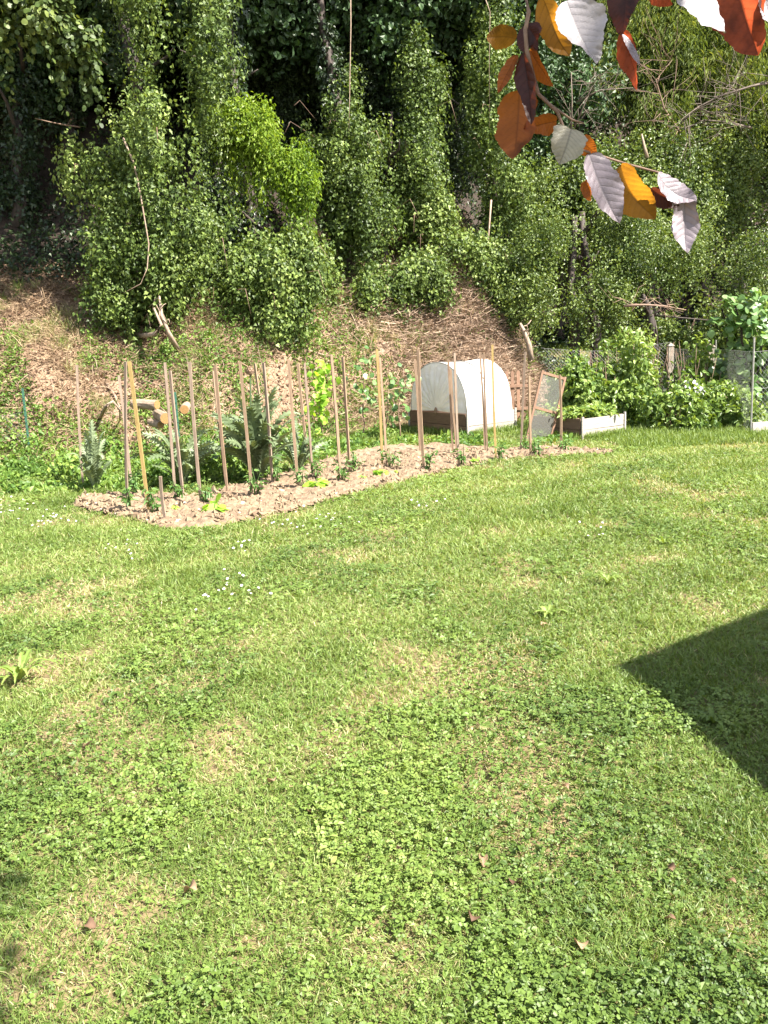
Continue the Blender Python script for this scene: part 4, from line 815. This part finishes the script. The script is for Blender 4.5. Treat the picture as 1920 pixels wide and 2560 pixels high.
# ------------------------------------------------------------ tomato stakes
ST = [((192,912),(208,1218),'g'),((297,938),(331,1241),'g'),((314,904),(319,1276),'g'),((323,904),(373,1287),'y'),((401,1191),(415,1305),'g'),((412,906),(439,1255),'g'),((425,927),(459,1245),'g'),((474,904),(503,1264),'g'),
      ((533,927),(564,1210),'b'),((538,913),(569,1233),'b'),((599.5,904),(631,1245),'b'),((637,909),(674,1176),'b'),((659,907),(681,1212),'g'),((721,898),(746,1226),'b'),((745,909),(772,1160),'b'),((761.5,909),(782,1201),'g'),
      ((828,886),(852,1210),'b'),((857,892),(875,1187),'b'),((942,873),(956,1172),'y'),((950,894),(968,1174),'b'),((1037,897),(1050,1139),'b'),((1045,875),(1060,1180),'b'),((1120.5,898),(1132,1134),'b'),((1127,923),(1143,1140),'b'),
      ((1136,882),(1148,1168),'g'),((1200,880),(1213,1136),'b'),((1209,884),(1219,1136),'b'),((1231,862),(1240.6,1153.6),'y'),((1313,880),(1302,1132.5),'g'),((1323,940),(1327,1144),'b'),((1399.5,937),(1402,1132.5),'b')]
LB = ['pale stake standing alone, leftmost of the tomato stakes', 'thin grey stake behind the left crossed pair', 'grey upright stake of the left crossed pair', 'yellow leaning stake of the left crossed pair', 'very short stake at the front corner of the bed',
      'left stake of the grey pair in front of the cut logs', 'shorter right stake of the grey pair in front of the logs', 'grey stake alone, between the logs and the large artichoke', 'shorter stake of the touching pair left of the large artichoke', 'taller stake of the touching pair left of the large artichoke',
      'brown stake crossing the left of the large artichoke', 'leaning stake beside the artichoke bud', 'grey upright stake just right of the artichoke bud', 'brown stake right of the large artichoke', 'leaning light brown stake of the pair right of the artichoke', 'grey green stake of the pair right of the artichoke',
      'left stake of the two standing apart at mid bed', 'right stake of the two standing apart at mid bed', 'yellow brown tall stake of the pair left of the tunnel', 'shorter brown stake of the pair left of the tunnel', 'thin rear stake of the pair at the left side of the tunnel', 'tall brown front stake at the left side of the tunnel',
      'rear brown stake of the trio before the tunnel end', 'shortest stake of the trio before the tunnel end', 'grey front stake of the trio before the tunnel end', 'left pale stake of the pair before the white tunnel', 'right pale stake of the pair before the white tunnel', 'bright yellow stake, tallest before the white tunnel',
      'grey stake leaning right, by the picket gate', 'short brown stake left of the mesh frame', 'rightmost stake, in front of the mesh frame']
def stakes():
    rs = random.Random(5); first = None; tomatoes = []
    for i, ((tu, tv), (bu, bv), k) in enumerate(ST):
        b = G(bu, bv); t = D(tu, tv, b[1]+rs.uniform(-.12, .05)); ln = np.linalg.norm(t-b); d = (t-b)/ln; w = .028+.006*rs.random() if k != 'g' else .026+.006*rs.random()
        a = norm(np.cross(d, [0, 1, 0])); c = np.cross(d, a); an = rs.uniform(-.6, .6); a, c = a*cos(an)+c*sin(an), c*cos(an)-a*sin(an)
        m = MB(); n = 6; vs = []; bow = rs.uniform(-.012, .012)
        for j in range(n+1):
            s = j/n; q = b-d*.06+d*(ln+.06)*s+a*bow*sin(pi*s); ww = w/2*(1 if j else .5)
            for x, y in ((-1,-1),(1,-1),(1,1),(-1,1)): vs.append(q+a*x*ww*(1+.06*rs.uniform(-1, 1))+c*y*ww*.8-b)
        fs = [(j*4+e, j*4+(e+1) % 4, j*4+4+(e+1) % 4, j*4+4+e) for j in range(n) for e in range(4)]+[(3,2,1,0), (n*4, n*4+1, n*4+2, n*4+3)]
        m.add(vs, fs, r=rs.uniform(.3, .95))
        o = m.build('tomato_stake', M[{'g': 'stakegrey', 'y': 'stakeyellow', 'b': 'stake'}[k]]); o.location = [float(q) for q in b]; tag(o, LB[i], 'stake', 'wooden tomato stakes in the bed')
    TP = [2, 3, 7, 10, 13, 15, 16, 17, 19, 21, 24, 27, 28, 29, 30, 5, 12, 1]
    for k, i in enumerate(TP):
        b = G(*ST[i][1]); b = b+np.array([.05, -.02, .03]); lab = 'young tomato plant at the foot of the '+LB[i].replace(', leftmost of the tomato stakes', '')
        lab = ' '.join(lab.split()[:16])
        spray_plant('tomato_plant', lab, 'tomato plant', b, 6, .07, .13, .24+.12*rs.random(), 7, 'tomato', asp=.42, group='young tomato plants in the bed', r=.0045)
stakes()
random.seed(12)
for u, v, s, lb in ((545,1283,1.0,'brightest yellow green lettuce at the front left of the bed'),(795,1228,1.0,'yellow green lettuce in the middle of the bed'),(955,1193,.85,'lettuce beside the yellow brown stake'),(440,1280,.45,'tiny lettuce seedling left of the brightest lettuce'),(1190,1160,.5,'small lettuce before the tunnel bed'),(905,1202,.4,'tiny lettuce seedling left of the stake pair'),(1370,1130,.4,'tiny lettuce seedling at the right end of the bed'),(985,1190,.4,'tiny lettuce seedling right of the stake pair')):
    spray_plant('lettuce', lb, 'lettuce', G(u, v)+np.array([0, 0, .02]), 12, .12*s, .07*s, .12*s, 2, 'lettuce', 'round', .75, group='young lettuces in the bed', r=.004)
# stones and clods in the bed
def bed_stones():
    rs = random.Random(9); protos = []
    for k in range(4):
        m = MB(); vs = []; N1, N2 = 5, 8
        for j in range(N1+1):
            for i in range(N2):
                th = pi*j/N1; ph = 2*pi*i/N2; r = 1+.3*rs.uniform(-1, 1) if 0 < j < N1 else 1; vs.append((r*sin(th)*cos(ph), r*.8*sin(th)*sin(ph), r*.6*cos(th)))
        m.add(vs, [(j*N2+i, j*N2+(i+1) % N2, (j+1)*N2+(i+1) % N2, (j+1)*N2+i) for j in range(N1) for i in range(N2)]); protos.append(m.mesh('stone', M['stone']))
    big = [(607,1268,.05,'largest white stone on the soil, right of the bright lettuce'),(446,1312,.045,'white stone at the front corner of the bed'),(427,1213,.04,'white stone between the grey stakes'),(962,1208,.035,'white stone below the lettuce by the yellow brown stake'),(429,1296,.03,'small white stone beside the very short stake'),(252,1062,.05,'white stone under the arched branch')]
    for u, v, s, lb in big:
        p = hit(u, v); o = link('stone', protos[rs.randrange(4)]); o.location = (p[0], p[1], p[2]+s*.6); o.scale = (s, s, s); o.rotation_euler = (0, 0, rs.uniform(0, 6)); tag(o, lb, 'stone', 'white stones')
    n = 0
    while n < 110:
        x, y = rs.uniform(-4, 3.6), rs.uniform(9, 13.4)
        if inpoly(np.array([x]), np.array([y]))[0]:
            s = rs.uniform(.010, .024); o = link('stone', protos[rs.randrange(4)]); o.location = (x, y, float(height(x, y))+.035); o.scale = (s, s, s); o.rotation_euler = (0, 0, rs.uniform(0, 6)); tag(o, 'small pale stone lying on the bare soil of the stake bed', 'stone', 'small pale stones on the soil'); n += 1
    # crumbly clods: one object
    n = 16000; x = RG.uniform(-4.3, 4, n); y = RG.uniform(9, 13.6, n); k = inpoly(x, y); x, y = x[k], y[k]; n = len(x); z = height(x, y)+.035
    base = np.array([(1,0,0),(-.9,.2,.1),(0,1,0),(0,-1,.1),(0,0,.9),(.1,0,-.7)]); F = [(0,2,4),(2,1,4),(1,3,4),(3,0,4),(2,0,5),(1,2,5),(3,1,5),(0,3,5)]
    s = (.010+.034*RG.random(n)**2.2)[:, None, None]; V = np.stack([x, y, z], -1)[:, None]+s*(base[None]+.35*RG.normal(size=(n, 6, 3)))
    L = (np.arange(n)[:, None]*6+np.array(F).ravel()[None]).ravel(); m_ = mesh_np('soil_clods', V.reshape(-1, 3), L, np.arange(n*8)*3, np.full(n*8, 3), M['clod2'])
    tag(link('soil_clods', m_), 'crumbly clods of dry earth in the bed', 'soil', kind='stuff')
M['clod2'] = flat('dry_clod', (.20,.145,.09), .95)
bed_stones()
# low weeds between bed and bank
def bed_weeds():
    n = 70000; x = RG.uniform(-7.5, 3, n); y = RG.uniform(10.2, 15.5, n); f = np.interp(x, FOOT_X, FOOT_Y)
    back = np.interp(x, [-7.5, -3.9, -2.4, -1.3, -.6, 0.2, 1, 3], [11.2, 11.3, 11.3, 12.0, 12.8, 13.6, 13.9, 14])
    p = smooth(-.1, .25, y-back)*(1-smooth(0, 1.0, y-f))*smooth(.40, .56, fbm(x*1.5+3, y*1.5+8))*np.where(x > -1, .35, 1)
    k = (RG.random(n) < p) & ~inpoly(x, y) & ~inbox(x, y, B1, 1.06, 1.65) & ~inbox(x, y, B2, 1, 1.2); x, y = x[k], y[k]; n = len(x); hg = .32*smooth(.4, .75, fbm(x*1.9+5, y*1.9))+.06; hg = np.where(x > -1, .09, hg)
    z = height(x, y)+hg*RG.random(n)**.7; o = leaves('bed_weeds', np.stack([x, y, z], -1), rdir(n)+np.array([0, 0, .1]), rdir(n)*.7+np.array([.15, -.3, .8]), .045+.06*RG.random(n), .03+.04*RG.random(n), 'leaf6', M['weed'], np.clip(.1+.7*RG.random(n)+.8*(fbm(x*1.4+2, y*1.4)-.5), 0, 1))
    tag(o, 'leafy green weeds between the stakes and the bank', 'weeds', kind='stuff')
bed_weeds()
# young vines behind the stakes
def young_vine(label, u, vb, vt, y, n):
    b = D(u, vb, y); b[2] = float(height(b[0], b[1])); t = D(u+8, vt, y); root = thing('young_vine', label, 'vine', b, 'young vines on the bank foot'); m = MB(); pts = trunk_path(b, t, 7, .12); m.tube(pts, [.014, .012, .011, .01, .008, .006, .004], 6)
    P = []
    for i in range(n): s = .35+.65*random.random(); j = min(int(s*6), 5); P.append(pts[j]+(pts[j+1]-pts[j])*(s*6-j)+np.array([random.gauss(0, .10), random.gauss(0, .08), random.gauss(0, .06)]))
    m.build('stem', M['beechtwig'], root, True, origin=b)
    leaves('foliage', np.array(P), rdir(n)+np.array([0, 0, -.3]), rdir(n)*.4+np.array([.2, -.6, .6]), .09+.05*RG.random(n), .09, 'round', M['lettuce'] if n > 60 else M['round'], RG.random(n), root, b)
random.seed(44)
young_vine('young vine with a wide bright leafy top at mid bank', 800, 1075, 905, 15.4, 110)
young_vine('slim young vine just left of the tunnel', 1000, 1072, 920, 15.8, 34)
young_vine('thin young vine left of the slim one', 962, 1070, 945, 15.9, 22)
young_vine('young vine with pale leaves in front of the dry bank', 905, 1065, 885, 16.2, 40)
# ------------------------------------------------------------ lawn details
def lawn_things():
    rs = random.Random(21)
    pet = MB()
    for k in range(12):
        a = 2*pi*k/12; d = np.array([cos(a), sin(a), 0]); s = np.array([-sin(a), cos(a), 0]); pet.add([d*.003+s*.0015, d*.003-s*.0015, d*.011-s*.0022+np.array([0,0,.001]), d*.0125, d*.011+s*.0022+np.array([0,0,.001])], [(0,1,2,3,4)])
    pm = pet.mesh('petals', M['petal']); cm = MB(); cm.tube([(0,0,-.001),(0,0,.002),(0,0,.0032)], [.0035,.0035,.0015], 8); cmm = cm.mesh('centre', M['yolk']); sm = MB(); sm.tube([(0,0,0),(.002,0,-.03),(0,0,-.06)], .0009, 4); smm = sm.mesh('stem', M['tomato'])
    groups = [((60,1285,90,40,24), 'white daisy in the flower patch at the far left of the lawn'), ((140,1308,60,12,14), 'white daisy in the dense row left of the bed corner'), ((300,1385,60,18,9), 'white daisy in the small patch below the bed corner'), ((740,1325,100,40,16), 'white daisy in the patch just below the bed edge'),
              ((600,1375,40,16,8), 'white daisy in the little patch left of centre'), ((850,1315,55,30,10), 'white daisy in the patch under the mid bed stakes'), ((590,1490,90,50,20), 'white daisy in the patch in the middle of the lawn'), ((1060,1270,60,15,6), 'white daisy in the sparse patch before the yellow stake'), ((1500,1340,60,25,6), 'white daisy in the sparse patch on the right of the lawn')]
    for (u, v, su, sv, n), lb in groups:
        for i in range(n):
            p = G(max(4, u+rs.gauss(0, su*.55)), v+rs.gauss(0, sv*.55))
            if inpoly(np.array([p[0]]), np.array([p[1]]))[0]: continue
            o = link('daisy', pm); z = float(height(p[0], p[1]))+.05+.015*rs.random(); o.location = (p[0], p[1], z); o.rotation_euler = (rs.uniform(.1, .7), rs.uniform(-.3, .3), rs.uniform(-.5, .5)); s = .62+.35*rs.random(); o.scale = (s, s, s); tag(o, lb, 'daisy', lb.replace('white daisy', 'daisies'))
            c = link('centre', cmm, o); e = link('stem', smm, o)
    # fallen dry leaves
    m = MB(); vs = []; nx, ny = 7, 5
    for j in range(nx+1):
        for i in range(ny+1):
            t = j/nx; w = .42*sin(pi*t**.85)**.8*(i/ny-.5)*2; vs.append((t-.5, w, .25*w*w*4+.12*sin(t*5)))
    m.add(vs, [(j*(ny+1)+i, j*(ny+1)+i+1, (j+1)*(ny+1)+i+1, (j+1)*(ny+1)+i) for j in range(nx) for i in range(ny)], .7); lms = []
    for rv in (.12, .3, .5, .75):
        m.r = [rv]*len(m.v); lms.append(m.mesh('fallen_leaf', M['litter'], True))
    for u, v, s, lb in ((475,2215,.055,'pale curled dry leaf lying at lower left of the lawn'),(1206,2143,.045,'tan dry leaf on the dark clover, upper one'),(1290,2200,.045,'brown dry leaf on the dark clover, middle'),(1180,2285,.05,'pinkish curled dry leaf in the clover'),(1450,2352,.05,'pale round dry leaf near the bottom of the lawn'),(1670,2290,.045,'brown dry leaf at lower right of the lawn'),
                     (1825,2195,.035,'small pinkish leaf near the right edge'),(1675,2163,.035,'small rusty leaf right of the dark clover'),(768,2015,.04,'red brown leaf in the middle of the lawn'),(218,1860,.05,'dark brown leaf at the left of the lawn'),(225,2305,.04,'tan leaf near the bottom left corner'),(1410,1960,.035,'dark little leaf right of the lawn centre'),(1000,2110,.03,'small brown leaf left of the dark clover'),(680,1945,.045,'pale blade shaped leaf at mid lawn'),(1360,1555,.04,'pale fallen leaf above the shadow corner')):
        p = G(u, v, .04); o = link('fallen_leaf', lms[3 if 'pale' in lb else rs.randrange(3)]); p[2] -= .012; o.location = p; s *= .95; o.scale = (s*1.25, s*rs.uniform(.8, 1.3), s*rs.uniform(.9, 2.2)); o.rotation_euler = (rs.uniform(-.3, .5), rs.uniform(-.4, .4), rs.uniform(0, 6)); tag(o, lb, 'fallen leaf', 'dry leaves fallen on the lawn')
lawn_things()
def rosette(label, p, n, L, W, h, mat='clover', seed=0, tone=.4):
    random.seed(seed); p = np.asarray(p, float); root = thing('dandelion', label, 'weed', p, 'broad leaved weeds in the lawn'); V = []; F = []; R = []
    for i in range(n):
        a = 2*pi*i/n+random.random()*.5; d = np.array([cos(a), sin(a), 0]); s = np.array([-sin(a), cos(a), 0]); l = .85*L*(.5+.7*random.random()); k = 12; hh = .8*h*(.5+random.random()*.8); rv = random.random()
        for j in range(k+1):
            t = j/k; q = d*l*t+np.array([0, 0, hh*sin(pi*t*.75)+.01]); w = .6*W*sin(pi*t**.8)**.8*(1 if j % 2 else .55)+.001
            for e in (-1, 0, 1): V.append(q+s*e*w+np.array([0, 0, abs(e)*w*.3])); R.append(min(1, tone+.4*rv+(.2 if e == 0 else 0)))
        b = len(V)-(k+1)*3
        for j in range(k):
            for e in (0, 1): i0 = b+j*3+e; F.append((i0, i0+1, i0+4, i0+3))
    m = MB(); m.v = [tuple(q) for q in V]; m.f = F; m.r = R; m.build('foliage', M[mat], root)
rosette('big leafy dandelion rosette at the left edge of the lawn', G(52, 1705), 18, .24, .026, .12, seed=1, tone=.5)
rosette('pale broad leaved weed right of the lawn centre', G(1370, 1545), 9, .13, .03, .06, seed=2, tone=.6)
rosette('dark thistle rosette inside the house shadow', G(1780, 1815), 10, .13, .024, .05, seed=3, tone=.2)
rosette('flat broad leaved weed at the house shadow edge', G(1610, 1812), 8, .11, .024, .03, seed=4, tone=.5)
rosette('broad leaved weed under the lawn daisies at mid left', G(340, 1690), 10, .11, .024, .05, seed=5, tone=.4)
rosette('dandelion rosette in the upper right of the lawn', G(1520, 1465), 12, .14, .02, .08, seed=6, tone=.45)
rosette('pale weed near the upper right edge of the lawn', G(1660, 1365), 10, .14, .02, .08, seed=7, tone=.5)
rosette('dark broad leaved weed left of the lawn centre', G(600, 1700), 10, .10, .022, .05, seed=8, tone=.15)
# ------------------------------------------------------------ copper beech: trunk behind the camera, twig with big leaves at top right
def beechmat(name, base, tcol, trans, rough, spec, coat=0):
    m, t = newmat(name); out = N_(t, 'ShaderNodeOutputMaterial'); tc = N_(t, 'ShaderNodeTexCoord'); n = N_(t, 'ShaderNodeTexNoise', i_Scale=30.0, i_Detail=6.0, i_Roughness=.6); t.links.new(tc.outputs['Object'], n.inputs[0])
    n2 = N_(t, 'ShaderNodeTexNoise', i_Scale=260.0, i_Detail=3.0); t.links.new(tc.outputs['Object'], n2.inputs[0])
    ve = N_(t, 'ShaderNodeAttribute', attribute_name='vein')
    def var(c):
        r = ramp(t, n.outputs[0], [(.32, [x*.42 for x in c]), (.48, c), (.70, [min(1, x*1.35) for x in c])])
        mx = N_(t, 'ShaderNodeMix', data_type='RGBA'); t.links.new(ve.outputs['Fac'], mx.inputs[0]); t.links.new(r, mx.inputs[6]); mx.inputs[7].default_value = (*[x*(.6 if c[2] > .1 else .42) for x in c], 1); return mx.outputs[2]
    pb = N_(t, 'ShaderNodeBsdfPrincipled', i_Roughness=rough); pb.inputs['Specular IOR Level'].default_value = spec; t.links.new(var(base), pb.inputs['Base Color']); pb.inputs['Coat Weight'].default_value = coat; pb.inputs['Coat Roughness'].default_value = .32
    ad = N_(t, 'ShaderNodeMath', operation='ADD'); t.links.new(n2.outputs[0], ad.inputs[0]); t.links.new(ve.outputs['Fac'], ad.inputs[1])
    bm = N_(t, 'ShaderNodeBump', i_Strength=.35, i_Distance=.001); t.links.new(ad.outputs[0], bm.inputs['Height']); t.links.new(bm.outputs[0], pb.inputs['Normal'])
    tr = N_(t, 'ShaderNodeBsdfTranslucent'); t.links.new(var(tcol), tr.inputs[0]); mx = N_(t, 'ShaderNodeMixShader'); mx.inputs[0].default_value = trans
    t.links.new(pb.outputs[0], mx.inputs[1]); t.links.new(tr.outputs[0], mx.inputs[2]); t.links.new(mx.outputs[0], out.inputs[0]); return m
BM = {'s': beechmat('silver_beech_leaf', (.28,.26,.275), (.2,.1,.06), .1, .5, .5, .2), 'c': beechmat('cream_beech_leaf', (.24,.225,.17), (.25,.2,.1), .15, .55, .4, .1), 'l': beechmat('lilac_beech_leaf', (.19,.16,.18), (.2,.08,.05), .1, .48, .5, .2),  # silver, cream and lilac: sun glare painted into the pale base colour
      'o': beechmat('orange_beech_leaf', (.14,.05,.02), (.50,.14,.012), .6, .5, .4), 'y': beechmat('amber_beech_leaf', (.16,.08,.02), (.52,.22,.015), .6, .5, .4), 'r': beechmat('rust_beech_leaf', (.16,.04,.02), (.50,.09,.03), .6, .5, .4), 'b': beechmat('brown_beech_leaf', (.035,.014,.012), (.14,.03,.012), .4, .5, .4)}
NS = norm(SUNDIR+np.array([-.3, -.92, -.12])); NB = np.array([-.55, -.72, -.35])
def beech():
    bx, by = 2.3, -2.2; base = np.array([bx, by, 0.]); root = thing('copper_beech', 'copper beech branch with large silver and orange leaves at the top right', 'beech tree', base); random.seed(9)
    m = MB(); tp = trunk_path(base-np.array([0, 0, .2]), base+np.array([-.1, .2, 6.5]), 9, .3); m.tube(tp, [.20,.17,.155,.145,.13,.11,.09,.07,.04], 12, wob=.1); m.build('trunk', M['bark'], root, True, origin=base)
    tw = [D(1560, -330, 1.15), D(1400, -150, .95), D(1312, -20, .86), D(1322, 30, .85), D(1313, 75, .85), D(1318, 130, .85), D(1345, 235, .85), D(1394, 281, .85), D(1412, 328, .85), D(1455, 375, .85), D(1560, 408, .86), D(1650, 432, .86), D(1702, 475, .86)]
    s = tp[4]; e = tw[0]; m = MB(); m.tube([s, s*.6+e*.4+np.array([0, 0, .6]), s*.25+e*.75+np.array([0, 0, .45]), e], [.06,.035,.018,.008], 8); m.tube([e*.6+s*.4+np.array([0, 0, .6]), D(1850, -300, 1.1), D(1800, -60, .9)], [.02,.006,.002], 6); m.build('branch', M['bark'], root, True, origin=base)
    m = MB(); m.tube(tw, [.004,.0028,.0022,.0020,.0020,.0019,.0016,.0015,.0013,.0012,.0010,.0009,.0006], 7, wob=.25); m.tube([D(1345,235,.85), D(1380,265,.85), D(1430,300,.85), D(1460,308,.85)], [.0012,.0011,.0009,.0006], 6); m.build('twig', M['beechtwig'], root, True, origin=base)
    LV = [((1416,2),(1492,160),58,'s',NS,.84,.02),((1352,-15),(1424,140),34,'y',NB,.86,0),((1290,97),(1216,94),27,'y',NB,.85,0),((1335,55),(1312,132),28,'b',NB,.86,0),((1322,70),(1345,125),20,'b',NB,.85,.01),((1325,124),(1385,216),22,'o',np.array([-.8,-.5,-.3]),.85,0),
          ((1292,138),(1245,233),16,'o',NB,.85,0),((1309,130),(1328,312),23,'b',NB,.845,0),((1298,226),(1282,398),54,'o',NB,.85,.01),((1392,303),(1308,322),24,'o',NB,.855,0),((1428,322),(1398,412),42,'c',NS,.845,.01),((1448,348),(1492,388),22,'o',NB,.86,0),
          ((1472,386),(1548,560),43,'l',NS,.845,.03),((1552,412),(1638,548),46,'y',NB,.86,0),((1645,432),(1742,500),30,'l',NS,.845,.03),((1708,478),(1718,634),32,'l',np.array([-.2,-.9,.35]),.85,.04),((1628,470),(1705,512),24,'b',NB,.862,0),((1552,-60),(1556,88),40,'b',NB,.86,0),
          ((1558,75),(1592,226),24,'r',np.array([-.75,-.6,-.25]),.85,0),((1556,85),(1600,162),9,'l',NS,.845,.01),((1700,-70),(1812,84),52,'s',NS,.84,.03),((1835,-70),(1896,138),64,'r',NB,.86,0),((1915,-10),(1935,60),30,'s',NS,.845,.02),((1630,-60),(1682,12),30,'r',NB,.86,0),((1462,452),(1478,502),18,'o',NB,.865,0)]
    for (b, t, w, k, nrm, dp, rf) in LV:
        P0 = D(*b, dp); P1 = D(*t, dp-.01); T = P1-P0; L = np.linalg.norm(T); T = T/L; nn = np.asarray(nrm, float); nn = norm(nn-(nn@T)*T); S = np.cross(nn, T); wd = w*dp/FPX
        nu, nv = 84, 22; V = []; VE = []; F = []; ph = random.random()*6; cur = random.uniform(-.16, .16); fold = random.uniform(.05, .55); S0, n0 = S, nn; twist = random.uniform(-1.1, 1.1); rf = rf+.016; nvein = random.uniform(7.2, 10); vs_ = random.uniform(.45, .9); bend = random.uniform(-.07, .07)
        for j in range(nu+1):
            tt = j/nu; env = max(0, sin(pi*tt**.80))**.62*(1-.12*tt); 
            if tt > .9: env *= 1-((tt-.9)/.1)**2*.35
            edge = 1.10+.05*(2*abs((tt*(14+3*sin(ph))) % 1-.5)-.5)+.05*sin(tt*9+ph*3)+.03*sin(tt*34+ph)+0*.05+rf*3*sin(tt*11+ph)+.06*sin(tt*5+ph*2)
            ta = twist*(tt-.4); S = S0*cos(ta)+n0*sin(ta); nn = n0*cos(ta)-S0*sin(ta)
            for i in range(nv+1):
                e = (i/nv-.5)*2; x = e*wd*env*edge; va = (tt*L-abs(x)*.55-x*x/wd*.35)/(L/nvein); f_ = abs(va-round(va)); vein = max(0, 1-f_/.085)*(1-.6*abs(e)); vein = max(vein, max(0, 1-abs(x)/(wd*.022+.0002)))
                pleat = -.0002*cos(2*pi*va)*min(1, abs(e)*2)*(1-.2*abs(e)); ru = rf*wd*2.2*abs(e)**2*sin(tt*13+ph+(2 if e > 0 else 0))+rf*wd*.9*abs(e)**3*sin(tt*31+ph)
                q = P0+T*L*tt*(1-.05*abs(e)*0)+S*x+nn*(cur*L*4*tt*(1-tt)+abs(x)*fold+pleat+ru)+S*bend*L*sin(pi*tt)
                V.append(q-base); VE.append(vein*vs_)
        for j in range(nu):
            for i in range(nv): a = j*(nv+1)+i; F += [a, a+1, a+nv+2, a+nv+1]
        n = nu*nv; me = mesh_np('leaf', np.array(V), F, np.arange(n)*4, np.full(n, 4), BM[k], {'vein': VE}, True); o = link('leaf', me, root)
        o['label'] = {'s': 'large silver leaf shining in the sun', 'c': 'cream leaf facing the sun', 'l': 'crinkled lilac silver leaf', 'o': 'orange leaf lit from behind', 'y': 'amber leaf lit from behind', 'r': 'rust red leaf lit from behind', 'b': 'dark brown shaded leaf'}[k]
    # crown above and behind the camera
    cb = [((2.6, -2.2, 6.0), (1.3, 1.2, 1.4)), ((1.9, -1.6, 4.6), (.8, .8, .6)), ((3.0, -2.8, 5.0), (1, 1, 1))]
    sh = [((1.72, .66, 4.5), (.17, .17, .16)), ((1.70, .34, 4.2), (.13, .12, .12))]
    P, T, N2, R, LL = mass([(np.array(c), np.array(r)) for c, r in cb+sh], 230, .2, 44, (.06, .09), drop=.3, fill=60, gap=.1); leaves('crown', P, T, N2, LL, LL*.6, 'leaf6', M['beechcrown'], R, root, base)
    m = MB(); m.tube([tp[5], np.array([2.1, -.8, 4.5]), np.array([1.72, .6, 4.5])], [.05,.02,.006], 7); m.build('branch', M['bark'], root, True, origin=base)
M['beechcrown'] = leafmat('copper_crown_leaf', [(0, (.05,.015,.015)), (1, (.14,.05,.03))], .3, .45, .5, (1.4, .7, .4))
beech()
